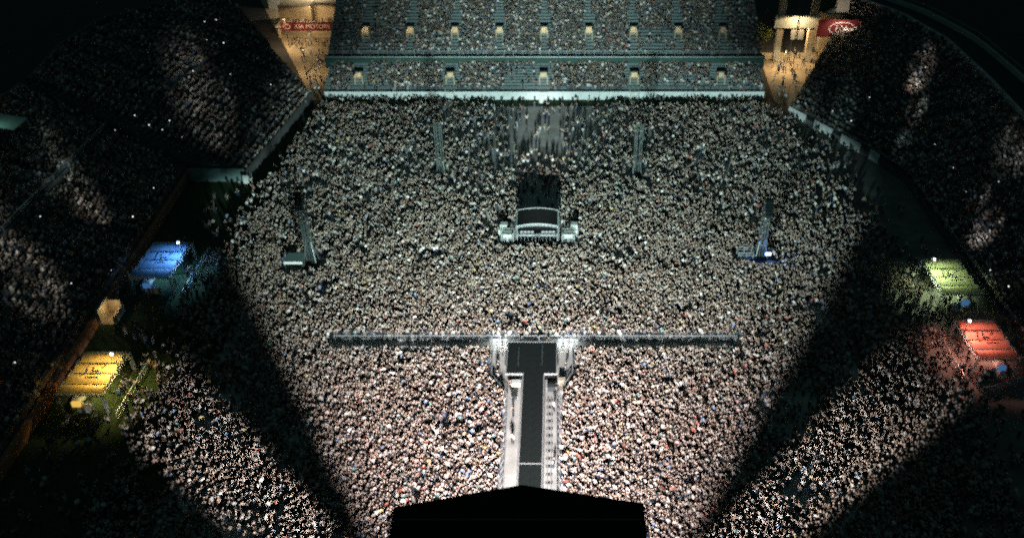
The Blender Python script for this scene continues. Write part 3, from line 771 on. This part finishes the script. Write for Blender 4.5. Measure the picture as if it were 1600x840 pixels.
street_lamp(-64.3, 214.5, 7.5, 3600, AMB, 'amber lamp over the plaza before the lettered banner')
street_lamp(-55.5, 197, 6.0, 1200, AMB, 'amber lamp over the narrow foot of the footbridge plaza')
street_lamp(-63.0, 243, 8.0, 5200, (1.0, .82, .55), 'amber lamp well behind the footbridge')
street_lamp(-61.5, 229, 6.2, 1200, AMB, 'amber lamp just behind the footbridge')
# east: gate with two columns, beam, sign and banner
gt = empty('plaza_gate', (58, 206, 0), 'tall pale gate of two columns and cross beams over the plaza', 'gate')
for x in (55.6, 63.2):
    MB().box(x-.75, x+.75, 205, 206.4, 0, 18).build('column', 'buff_wall', gt)
MB().box(54.0, 64.1, 204.6, 204.98, 8.2, 11.2).build('cross_beam', 'canvas', gt)
MB().box(56.4, 62.4, 205.2, 206.0, 16.4, 17.6).build('cross_beam', 'canvas', gt)
MB().box(64.6, 68.0, 206.2, 208.5, 11.5, 17.5).build('glass_box', 'green_steel', gt)
sg = empty('sign_board', (59.6, 204.3, 5.6), 'white sign hung below the cross beam of the columned gate', 'sign')
child('board', MB().box(-1.5, 1.5, 0, .1, 0, 2.4).mesh('board', 'white_paint'), sg)
child('hanger', MB().bar((-1.2, .1, 2.4), (-1.2, .3, 2.9), .04).bar((1.2, .1, 2.4), (1.2, .3, 2.9), .04).mesh('hanger', 'steel'), sg)
bn = empty('banner', (69, 204.4, 6.2), 'maroon banner with an oval emblem beside the gate column', 'banner')
child('cloth', MB().box(-4.9, 4.6, 0, .06, 0, 4.1).mesh('cloth', 'maroon'), bn)
for q in (-4.6, 4.3): child('post', MB().bar((q, .2, -6.2), (q, .2, 4.1), .07).mesh('post', 'steel'), bn)
letters('KIA', 2.0, 'banner_print', bn, (.9, -.04, 2.0), (R(90), 0, 0))
m = MB()
for k in range(28):
    a, b_ = 2*math.pi*k/28, 2*math.pi*(k+1)/28
    pt = lambda t, rx, rz: (.9+rx*math.cos(t), -.04, 2.0+rz*math.sin(t))
    m.quad(pt(a, 3.1, 1.6), pt(b_, 3.1, 1.6), pt(b_, 2.8, 1.36), pt(a, 2.8, 1.36))
child('emblem_ring', m.mesh('emblem_ring', 'banner_print'), bn)
kb = empty('kiosk', (71.5, 211, 0), 'white box kiosk standing behind the maroon emblem banner', 'kiosk')
child('wall', MB().box(-4.5, 4.5, 0, 5, 0, 9.6).mesh('wall', 'buff_wall'), kb)
child('roof_box', MB().box(-1.5, 1.5, .2, 3, 9.61, 13.4).mesh('roof_box', 'white_paint'), kb)
street_lamp(55.9, 198.5, 5.0, 1900, AMB, 'low amber lamp at the foot of the columned gate', (0, -.5))
street_lamp(59.4, 203.2, 11.6, 1700, AMB, 'amber lamp in front of the gate cross beam', (0, -1))
street_lamp(59.6, 208.6, 9.5, 4200, AMB, 'amber lamp behind the gate columns')
lamp('added_banner_spot', 'SPOT', (69, 201.0, 10.5), 900, (1.0, .8, .6), gt, .1, (69.5, 204.4, 8.2), R(120), .5)  # added spot with no housing, brightens the emblem banner
def tree(x, y, h, label):
    o = empty('plaza_tree', (x, y, 0), label, 'tree')
    m = MB(); segs = [((0,0,0), (.1,.05,h*.5), .16)]
    tops = []
    for k in range(7):
        a = k*2.4; e = (math.cos(a)*1.3, math.sin(a)*1.3, h*(.62+.05*k)); segs.append(((.1,.05,h*(.38+.02*k)), e, .07)); tops.append(e)
    for a, b_, r in segs: m.bar(a, b_, r, 6)
    child('trunk', m.mesh('trunk', 'bark'), o)
    m = MB()
    for k in range(900):
        c = Vector(tops[k % 7]) + Vector(rng.normal(0, .55, 3)); q = Euler(rng.uniform(0, 6.3, 3)).to_matrix()
        m.quad(*[tuple(c+q @ Vector(v)) for v in ((-.12,-.07,0), (.12,-.07,0), (.12,.07,0), (-.12,.07,0))])
    c = child('crown', m.mesh('crown', 'leaf'), o); c['kind'] = 'stuff'
tree(70.8, 221.5, 12.5, 'small leafy tree behind the white roof box of the kiosk')
tree(53.6, 212.5, 5.5, 'small leafy tree at the foot of the gate columns')

# ------------------------------------------------------------------ beams from the stage rig that rake the side stands, and one added floor spot
BL, BR = [(-9.6+.75*k, 48.7, 18.3) for k in range(9)], [(9.6-.75*k, 48.7, 18.3) for k in range(9)]
beam((0, 48.7, 18.3), (0, 166, 0), R(3.6), 420000, (.9, 1.0, .97), gobo=False)  # added spot, brightens the bare floor behind the mixing platform
beam(BL[0], (-69, 167, 7.5), R(3.3), 156000, (.86, 1.0, .94), .9)
beam(BL[1], (-72, 172, 8.0), R(1.6), 169000, (1.0, .98, .86), .9)
beam(BL[2], (-55, 163, 3.5), R(2.0), 58500, (.55, 1.0, 1.0), .9)
beam(BL[3], (-80, 131, 9.5), R(2.4), 195000, (.75, 1.0, .90), .9)
beam(BL[4], (-72.5, 124, 6.0), R(1.7), 195000, (1.0, 1.0, .86), .9)
beam(BL[5], (-72, 103, 6.0), R(3.4), 143000, (.95, 1.0, .88), .9)
beam(BL[6], (-58.5, 143.2, 1.5), R(1.7), 33800, (.6, 1.0, 1.0), .8)
beam(BL[7], (-86, 118, 12), R(2.6), 130000, (.9, 1.0, .9), .9)
beam(BR[0], (80, 179, 8.2), R(1.25), 585000, (1.0, 1.0, .92), .7)
beam(BR[1], (73.5, 162, 6.0), R(1.0), 221000, (.8, 1.0, .97), .8)
beam(BR[2], (68, 152, 3.5), R(.9), 130000, (.6, 1.0, .95), .8)
beam(BR[3], (70.5, 119.5, 4.0), R(1.5), 338000, (.95, 1.0, .97), .7)
beam(BR[4], (84, 140, 9.8), R(2.4), 169000, (.85, 1.0, .95), .9)
beam(BR[5], (58, 165, 2.4), R(2.6), 78000, (.5, 1.0, .95), .9)
beam(BR[6], (73, 128, 5.0), R(1.0), 91000, (.9, 1.0, .97), .9)

# ------------------------------------------------------------------ people
def person_mesh(name, pose):
    J = {}; E_ = []
    def j(k, p, r, par=None):
        J[k] = (len(J), p, r)
        if par: E_.append((J[par][0], J[k][0]))
    sit = pose.get('sit', False); hz = -.42 if sit else 0.0
    lean = pose.get('lean', .02)
    j('pelvis', (0, 0, .95+hz), (.165, .125)); j('spine', (0, lean*.5, 1.14+hz), (.15, .11), 'pelvis'); j('chest', (0, lean, 1.34+hz), (.18, .12), 'spine')
    j('neck', (0, lean+.01, 1.49+hz), (.062, .062), 'chest'); j('head', (0, lean+.04, 1.585+hz), (.088, .10), 'neck'); j('crown', (0, lean+.03, 1.70+hz), (.078, .09), 'head')
    j('nose', (0, lean+.145, 1.60+hz), (.018, .018), 'head')
    for s, n in ((-1, 'l'), (1, 'r')):
        j('sh'+n, (s*.195, lean, 1.41+hz), (.072, .07), 'chest')
        e, w, h = pose[n]
        j('el'+n, (s*e[0], e[1], e[2]+hz), (.052, .052), 'sh'+n); j('wr'+n, (s*w[0], w[1], w[2]+hz), (.038, .038), 'el'+n); j('ha'+n, (s*h[0], h[1], h[2]+hz), (.045, .03), 'wr'+n)
        if sit:
            j('hip'+n, (s*.10, .08, .52), (.098, .09), 'pelvis'); j('kn'+n, (s*.13, .46, .50), (.075, .075), 'hip'+n); j('an'+n, (s*.13, .44, .09), (.05, .05), 'kn'+n); j('to'+n, (s*.14, .60, .04), (.045, .035), 'an'+n)
        else:
            j('hip'+n, (s*.10, 0, .86), (.098, .10), 'pelvis'); j('kn'+n, (s*.12, .03, .49), (.072, .075), 'hip'+n); j('an'+n, (s*.12, -.02, .09), (.048, .05), 'kn'+n); j('to'+n, (s*.14, .13, .04), (.045, .035), 'an'+n)
    me = bpy.data.meshes.new(name+'_bones'); me.from_pydata([v[1] for v in J.values()], E_, []); me.update()
    ob = bpy.data.objects.new(name+'_bones', me); COL.objects.link(ob)
    sk = ob.modifiers.new('skin', 'SKIN'); sk.use_smooth_shade = True
    for i, v in enumerate(J.values()):
        me.skin_vertices[0].data[i].radius = v[2]; me.skin_vertices[0].data[i].use_root = (i == 0)
    ss = ob.modifiers.new('sub', 'SUBSURF'); ss.levels = 1; ss.render_levels = 1
    dg = bpy.context.evaluated_depsgraph_get()
    out = bpy.data.meshes.new_from_object(ob.evaluated_get(dg)); out.name = name
    bpy.data.objects.remove(ob); bpy.data.meshes.remove(me)
    out.materials.clear()
    for q in ('person_shirt', 'person_trousers', 'person_skin', 'person_hair'): out.materials.append(MATS[q])
    bones = [(J[a][1], J[b][1], b) for a, b in ((None, None),)] if False else None
    names = list(J); segs = [(names[a], names[b]) for a, b in E_]
    A_ = np.array([J[a][1] for a, b in segs]); B_ = np.array([J[b][1] for a, b in segs])
    hc = np.array(J['head'][1])
    longh = pose.get('long', False)
    for p in out.polygons:
        c = np.array(p.center); d = B_-A_; t = np.clip(((c-A_)*d).sum(1)/(d*d).sum(1), 0, 1)
        dist = np.linalg.norm(A_+d*t[:, None]-c, axis=1); i = int(dist.argmin()); b = segs[i][1]; a = segs[i][0]
        if b in ('head', 'crown', 'nose') or (b == 'neck' and t[i] > .6):
            rel = c-hc
            hair = rel[2] > .085 or (rel[1] < -.02 and (longh or rel[2] > -.03))
            p.material_index = 3 if hair and b != 'nose' else 2
        elif b == 'neck': p.material_index = 3 if longh and c[1] < hc[1]-.06 else 0
        elif b[:2] in ('wr', 'ha'): p.material_index = 2
        elif b[:2] == 'el': p.material_index = 2 if t[i] > pose.get('sleeve', .6) else 0
        elif b[:2] in ('kn', 'an', 'to') or (b[:3] == 'hip'): p.material_index = 1
        elif b == 'spine' and t[i] < .15: p.material_index = 1
        else: p.material_index = 0
    return out
DOWN = ((.25, -.02, 1.15), (.27, .06, .93), (.27, .10, .84))
UP = ((.30, .08, 1.58), (.26, .12, 1.86), (.25, .13, 1.96))
FRONT = ((.25, .08, 1.18), (.12, .30, 1.22), (.06, .37, 1.25))
PHONE = ((.24, .18, 1.26), (.12, .34, 1.46), (.08, .37, 1.54))
HIPS = ((.34, -.08, 1.18), (.22, .06, 1.02), (.18, .10, 1.0))
SITA = ((.26, .05, 1.14), (.18, .28, 1.05), (.14, .36, 1.03))
POSES = [dict(l=DOWN, r=DOWN), dict(l=UP, r=UP, lean=.03), dict(l=DOWN, r=UP, long=True), dict(l=FRONT, r=FRONT, sleeve=.95),
         dict(l=PHONE, r=PHONE, long=True), dict(l=HIPS, r=DOWN, sleeve=.95), dict(l=UP, r=FRONT),
         dict(l=SITA, r=SITA, sit=True), dict(l=FRONT, r=FRONT, sit=True, long=True, sleeve=.95), dict(l=SITA, r=UP, sit=True)]
NST = 7
protos = [person_mesh('person_pose', p) for p in POSES]
pc = bpy.data.collections.new('person_poses')          # kept outside the scene: the shapes the crowd repeats
for i, me in enumerate(protos):
    pc.objects.link(bpy.data.objects.new('pose_%02d' % i, me))

# places on the field
def f_density(x, y):
    ax = abs(x+.2)
    if y < 62 and ax < 11.5: return 0
    if y < 96.0:                                            # round the runway
        if y > 93.2 and -28.4 < x < 28: return 0
        xl = -3.8 if y < 84.0 else (-3.8-(y-84)/3.9*2.5 if y < 87.9 else -6.3)
        xr = 3.3 if y < 84.0 else (3.3+(y-84)/4.2*2.1 if y < 88.2 else 5.4)
        if xl < x < xr: return 0
    elif y < 96.4 and -28.4 < x < 28: return 0
    if -6.9 < x < 6.3 and 119.6 < y < 126.4: return 0
    if -8 < x < 7.2 and 118.8 < y < 126.5: return .3
    if -3.9 < x < 3.2 and 126 < y < 152: return .10 if y > 138 else .02
    for tx, ty, r in ((-35.5, 115.2, 2.6), (-37.5, 114, 2.4), (34.7, 116.4, 2.3), (32.3, 116.6, 2.0), (-18.6, 145.3, 1.9), (17.5, 145.3, 1.9)):
        if abs(x-tx) < r and abs(y-ty) < r: return 0
    if y > 176.8: return 0
    d = 1.0
    if y > 108: d = max(1-(y-104)/56, .33)
    if y > 138: d *= 1-min(1, (y-138)/16)*(1-min(1, max(0, (ax-4)/24)))*.84
    if y > 150 and ax < 4.5: d *= .45
    nz = math.sin(x*.31+1.3*math.sin(y*.17))*math.sin(y*.27+1.7*math.sin(x*.13+.5))+.6*math.sin(x*.83+y*.4)*math.sin(y*.71-x*.2)
    d *= min(1.0, .90+.20*nz) if y < 108 and abs(x) < 27 else min(1.0, .72+.42*nz) if y < 108 else max(.25, min(1.5, 1+.55*nz))
    # margins
    if x < -44: d *= max(.10, 1-(-44-x)/7) if y < 100 else max(.06, 1-(-47-x)/6) if x < -47 else 1
    if x > 46: d *= max(.05, 1-(x-46)/14)
    if x < -50.5 - max(0, (y-150)*-.15): d = min(d, .05)
    if y > 142 and x < -50+ (y-142)*.06: d = 0
    if y > 150 and x > 62-(y-151)*.54: d = 0
    if y > 125 and x > 46: d *= .7
    # thin strip of passage west of the side wedge
    return d
step = .495
for gy in np.arange(58, 177, step):
    off = rng.random()*step
    for gx in np.arange(-58, 62, step):
        x = gx+off+rng.normal(0, .16); y = gy+rng.normal(0, .16)
        if rng.random() < f_density(x, y)*.985:
            add_person(x, y, 0, math.atan2(42-y, -x*.8)+rng.normal(0, .35), 0)
# people round the tents, on the turf strip, in the lanes and on the plazas
EXTRA = []
def extra(x, y, z, h, label, group): EXTRA.append((x, y, z, h, label, group))
for tx, ty, fs, nm, k in ((-53.6, 112, 1, 'blue', 9), (-52.4, 85.5, 1, 'golden', 9), (57.2, 106, -1, 'green', 16), (56.4, 92.5, -1, 'red', 14)):
    for i in range(k):
        for tr in range(8):
            x = tx+fs*abs(rng.normal(0, 2.6))+fs*.9; y = ty+rng.uniform(-6.5, 5)
            if all((x-e[0])**2+(y-e[1])**2 > .5 for e in EXTRA): break
        extra(x, y, 0, rng.uniform(0, 6.28), 'standing on the lit ground before the %s tent' % nm, 'people standing outside the bar tents')
for x, y in ((-3.2, 86.0), (-2.6, 81.0), (-2.5, 76.4), (2.4, 82.0), (3.9, 89.6), (4.2, 92.0), (-4.9, 90.0), (-4.6, 93.0), (-2.0, 95.1), (.3, 95.2), (1.6, 95.0), (2.4, 72.5), (-4.9, 88.0)):
    extra(x, y, 0, rng.uniform(0, 6.28), 'standing in the clear lane beside the runway', 'crew standing in the lanes round the runway')
for x in np.arange(-46, 47, 2.3):
    xx = x+rng.uniform(-.9, .9)
    if min(abs(xx-v) for v in VL[1:4]) > 1.3 and rng.random() < (.5 if abs(xx) < 20 else .9):
        add_person(xx, rng.uniform(178.3, 180.4), 0, rng.uniform(0, 6.28), 0)
        if abs(xx) > 22: add_person(xx+.8, rng.uniform(178.0, 180.4), 0, rng.uniform(0, 6.28), 0); add_person(xx-.7, rng.uniform(178.0, 180.4), 0, rng.uniform(0, 6.28), 0)
for k in range(46):
    t = rng.random()**.7; c = lerp((-50.5, 184), (-60, 218), t); w = .8+5.0*t
    add_person(c[0]+rng.uniform(-w, w)*.8, c[1], 0, rng.uniform(0, 6.28), 0)
for k in range(14): add_person(rng.uniform(-67, -54), rng.uniform(221.6, 224), 3.3, -1.6+rng.normal(0, .5), 0)
for k in range(52):
    t = rng.random()**.7; c = lerp((51.5, 180), (62, 210), t); w = .8+6*t
    x, y = c[0]+rng.uniform(-w, w), c[1]
    if not (204 < y < 207 and (abs(x-55.6) < 1.2 or abs(x-63.2) < 1.2)): add_person(x, y, 0, rng.uniform(0, 6.28), 0)

CR = np.array(CR); N = len(CR)
CRz = CR.copy()
PX, PY, PZ = proj(CR[:, :3]+np.array([0, 0, 1.4]))
SHIRTS = [('black', (.013, .014, .016), 47), ('charcoal', (.038, .042, .046), 17), ('navy', (.022, .032, .055), 11), ('white', (.78, .78, .77), 9), ('pale grey', (.42, .43, .43), 5),
          ('beige', (.50, .45, .39), 2.5), ('red', (.38, .08, .06), 1.5), ('blue', (.14, .24, .42), 2), ('pink', (.62, .42, .40), 2), ('yellow', (.60, .48, .18), .7), ('teal', (.12, .28, .28), 1.3)]
SW = np.array([s[2] for s in SHIRTS], float); SW /= SW.sum()
SKINS = np.array([(.70, .54, .45), (.64, .48, .39), (.74, .60, .52), (.44, .30, .23), (.24, .155, .115)]); SKW = [.33, .27, .25, .1, .05]
HAIRS = np.array([(.02, .015, .012), (.05, .03, .018), (.11, .065, .035), (.34, .24, .12), (.45, .42, .38)]); HW = [.36, .3, .17, .12, .05]
TRS = np.array([(.02, .022, .03), (.04, .06, .11), (.10, .15, .24), (.30, .27, .22), (.5, .5, .5)]); TW = [.4, .3, .15, .1, .05]
def dress(n):
    si = rng.choice(len(SHIRTS), n, p=SW)
    f = lambda a, w: a[rng.choice(len(a), n, p=w)]*rng.uniform(.8, 1.2, (n, 1))
    hi = rng.choice(len(HAIRS), n, p=HW)
    sh = np.array([s[1] for s in SHIRTS])[si]*rng.uniform(.75, 1.15, (n, 1))
    return si, np.clip(sh, 0, .85), f(TRS, TW), f(SKINS, SKW), HAIRS[hi]*rng.uniform(.8, 1.2, (n, 1)), hi
si, c_sh, c_tr, c_sk, c_ha, hi = dress(N)
HN = ['black', 'dark', 'brown', 'fair', 'grey']
variant = np.where(CR[:, 4] > .5, NST+rng.choice(3, N, p=[.5, .4, .1]), rng.choice(NST, N, p=[.28, .10, .12, .16, .14, .10, .10]))
size = rng.normal(.94, .055, N).clip(.80, 1.06)

# the nearest people in plain view become individuals, the rest one crowd
inside = (PX > 8) & (PX < 1592) & (PY < 832) & (CR[:, 2] < .1) & (CR[:, 4] < .5)
behind_roof = (PX > 604) & (PX < 1016) & (PY > 752+np.abs(PX-815)*.18)
azl = np.degrees(np.arctan2(CR[:, 0]-11*np.sign(-CR[:, 0]), CR[:, 1]-28.5)); azc = np.degrees(np.arctan2(CR[:, 0], CR[:, 1]-33))
lit = (np.abs(azc) < 29) | ((np.abs(azl) > 43.2) & (np.abs(azl) < 50.5))
cand = np.where(inside & ~behind_roof & lit)[0]
n_ind = 300-len(EXTRA)
ind = cand[np.argsort(PZ[cand])[:n_ind]]
mask = np.ones(N, bool); mask[ind] = False

def make_person(k_var, x, y, z, h, s, cols, label, group):
    o = bpy.data.objects.new('person', protos[k_var]); COL.objects.link(o)
    o.location = (x, y, z); o.rotation_euler = (0, 0, h-math.pi/2); o.scale = (s, s, s)
    for nm, c in zip(('shirt', 'trousers', 'skin', 'hair'), cols): o[nm] = [float(v) for v in c]
    return tag(o, label, 'person', group)
ACT = ['arms hanging', 'both arms raised', 'one arm raised', 'hands together', 'hands before face', 'one hand on hip', 'one arm thrown up']
for i in ind:
    x = CR[i, 0]
    if x < -22: where, g = 'in lit wedge towards golden tent', 'people in the lit wedge of crowd towards the golden tent'
    elif x < -2: where, g = 'beside stage roof, golden tent side', 'people packed beside the stage roof, golden tent side'
    elif x < 22: where, g = 'beside stage roof, red tent side', 'people packed beside the stage roof, red tent side'
    else: where, g = 'in lit wedge towards red tent', 'people in the lit wedge of crowd towards the red tent'
    make_person(int(variant[i]), CR[i, 0], CR[i, 1], CR[i, 2], CR[i, 3], size[i], (c_sh[i], c_tr[i], c_sk[i], c_ha[i]),
                '%s-haired person in %s top, %s, %s' % (HN[hi[i]], SHIRTS[si[i]][0], ACT[int(variant[i])], where), g)
es, e1, e2, e3, e4, eh = dress(len(EXTRA))
for k, (x, y, z, h, lb, g) in enumerate(EXTRA):
    v = int(rng.choice([0, 3, 5]))
    make_person(v, x, y, z, h, 1.0, (e1[k], e2[k], e3[k], e4[k]), '%s-haired person in %s top %s' % (HN[eh[k]], SHIRTS[es[k]][0], lb), g)

me = bpy.data.meshes.new('crowd'); idx = np.where(mask)[0]
me.from_pydata([tuple(p) for p in CR[idx, :3]], [], [])
def put(name, typ, arr, key):
    a = me.attributes.new(name, typ, 'POINT'); a.data.foreach_set(key, np.ascontiguousarray(arr, dtype=np.int32 if typ == 'INT' else np.float32).ravel())
put('variant', 'INT', variant[idx], 'value')
put('turn', 'FLOAT_VECTOR', np.stack([0*idx, 0*idx, CR[idx, 3]-math.pi/2], 1), 'vector')
put('size', 'FLOAT', size[idx], 'value')
for nm, c in (('shirt', c_sh), ('trousers', c_tr), ('skin', c_sk), ('hair', c_ha)): put(nm, 'FLOAT_VECTOR', c[idx], 'vector')
crowd = bpy.data.objects.new('crowd', me); COL.objects.link(crowd)
tag(crowd, 'dense crowd of people filling the field and the stands', 'crowd', kind='stuff')
ng = bpy.data.node_groups.new('crowd_nodes', 'GeometryNodeTree')
ng.interface.new_socket('Geometry', in_out='INPUT', socket_type='NodeSocketGeometry'); ng.interface.new_socket('Geometry', in_out='OUTPUT', socket_type='NodeSocketGeometry')
gi = ng.nodes.new('NodeGroupInput'); go = ng.nodes.new('NodeGroupOutput'); iop = ng.nodes.new('GeometryNodeInstanceOnPoints')
ci = ng.nodes.new('GeometryNodeCollectionInfo'); ci.inputs['Collection'].default_value = pc; ci.inputs['Separate Children'].default_value = True; ci.inputs['Reset Children'].default_value = True
def named(n, t): q = ng.nodes.new('GeometryNodeInputNamedAttribute'); q.data_type = t; q.inputs['Name'].default_value = n; return next(o for o in q.outputs if o.enabled and o.name == 'Attribute')
e2r = ng.nodes.new('FunctionNodeEulerToRotation')
ng.links.new(gi.outputs[0], iop.inputs['Points']); ng.links.new(ci.outputs[0], iop.inputs['Instance']); iop.inputs['Pick Instance'].default_value = True
ng.links.new(named('variant', 'INT'), iop.inputs['Instance Index'])
ng.links.new(named('turn', 'FLOAT_VECTOR'), e2r.inputs[0]); ng.links.new(e2r.outputs[0], iop.inputs['Rotation'])
ng.links.new(named('size', 'FLOAT'), iop.inputs['Scale']); ng.links.new(iop.outputs[0], go.inputs[0])
md = crowd.modifiers.new('crowd', 'NODES'); md.node_group = ng

# ------------------------------------------------------------------ phones with their lights on, held up in the dark stands
PH = [(318, 30), (338, 30), (205, 180), (186, 193), (236, 294), (207, 338), (22, 569), (1463, 224), (1443, 362), (1393, 268), (232, 205), (253, 218), (280, 225), (316, 66), (350, 68),
      (106, 443), (172, 425), (265, 190), (60, 335), (1300, 175), (1330, 187), (1512, 300), (1560, 285), (1490, 262), (360, 120), (420, 130), (300, 110), (1360, 150), (1548, 420), (1575, 450)]
phm = MB().box(-.06, .06, -.02, .02, 0, .14).mesh('phone', 'phone_light')
used = set()
for k, (ax, ay) in enumerate(PH):
    d = (PX-ax)**2+(PY-ay)**2; d = np.where((CR[:, 2] > .5), d, 1e9); i = int(d.argmin())
    if i in used or d[i] > 400: continue
    used.add(i); h = CR[i, 3]
    o = bpy.data.objects.new('phone', phm); COL.objects.link(o)
    o.location = (CR[i, 0]+.3*math.cos(h), CR[i, 1]+.3*math.sin(h), CR[i, 2]+1.5); o.rotation_euler = (0, 0, h-math.pi/2); o.scale = [float(rng.uniform(.45, 1.25))]*3
    side = 'corner stand' if CR[i, 1] > 143 and CR[i, 0] < 0 else 'stand behind the blue tent' if CR[i, 0] < 0 else 'curved stand'
    tag(o, 'small bright phone light held up in the dark %s' % side, 'phone', 'phone lights in the dark %s' % side)
print('crowd', N, 'individuals', len(ind), len(EXTRA))
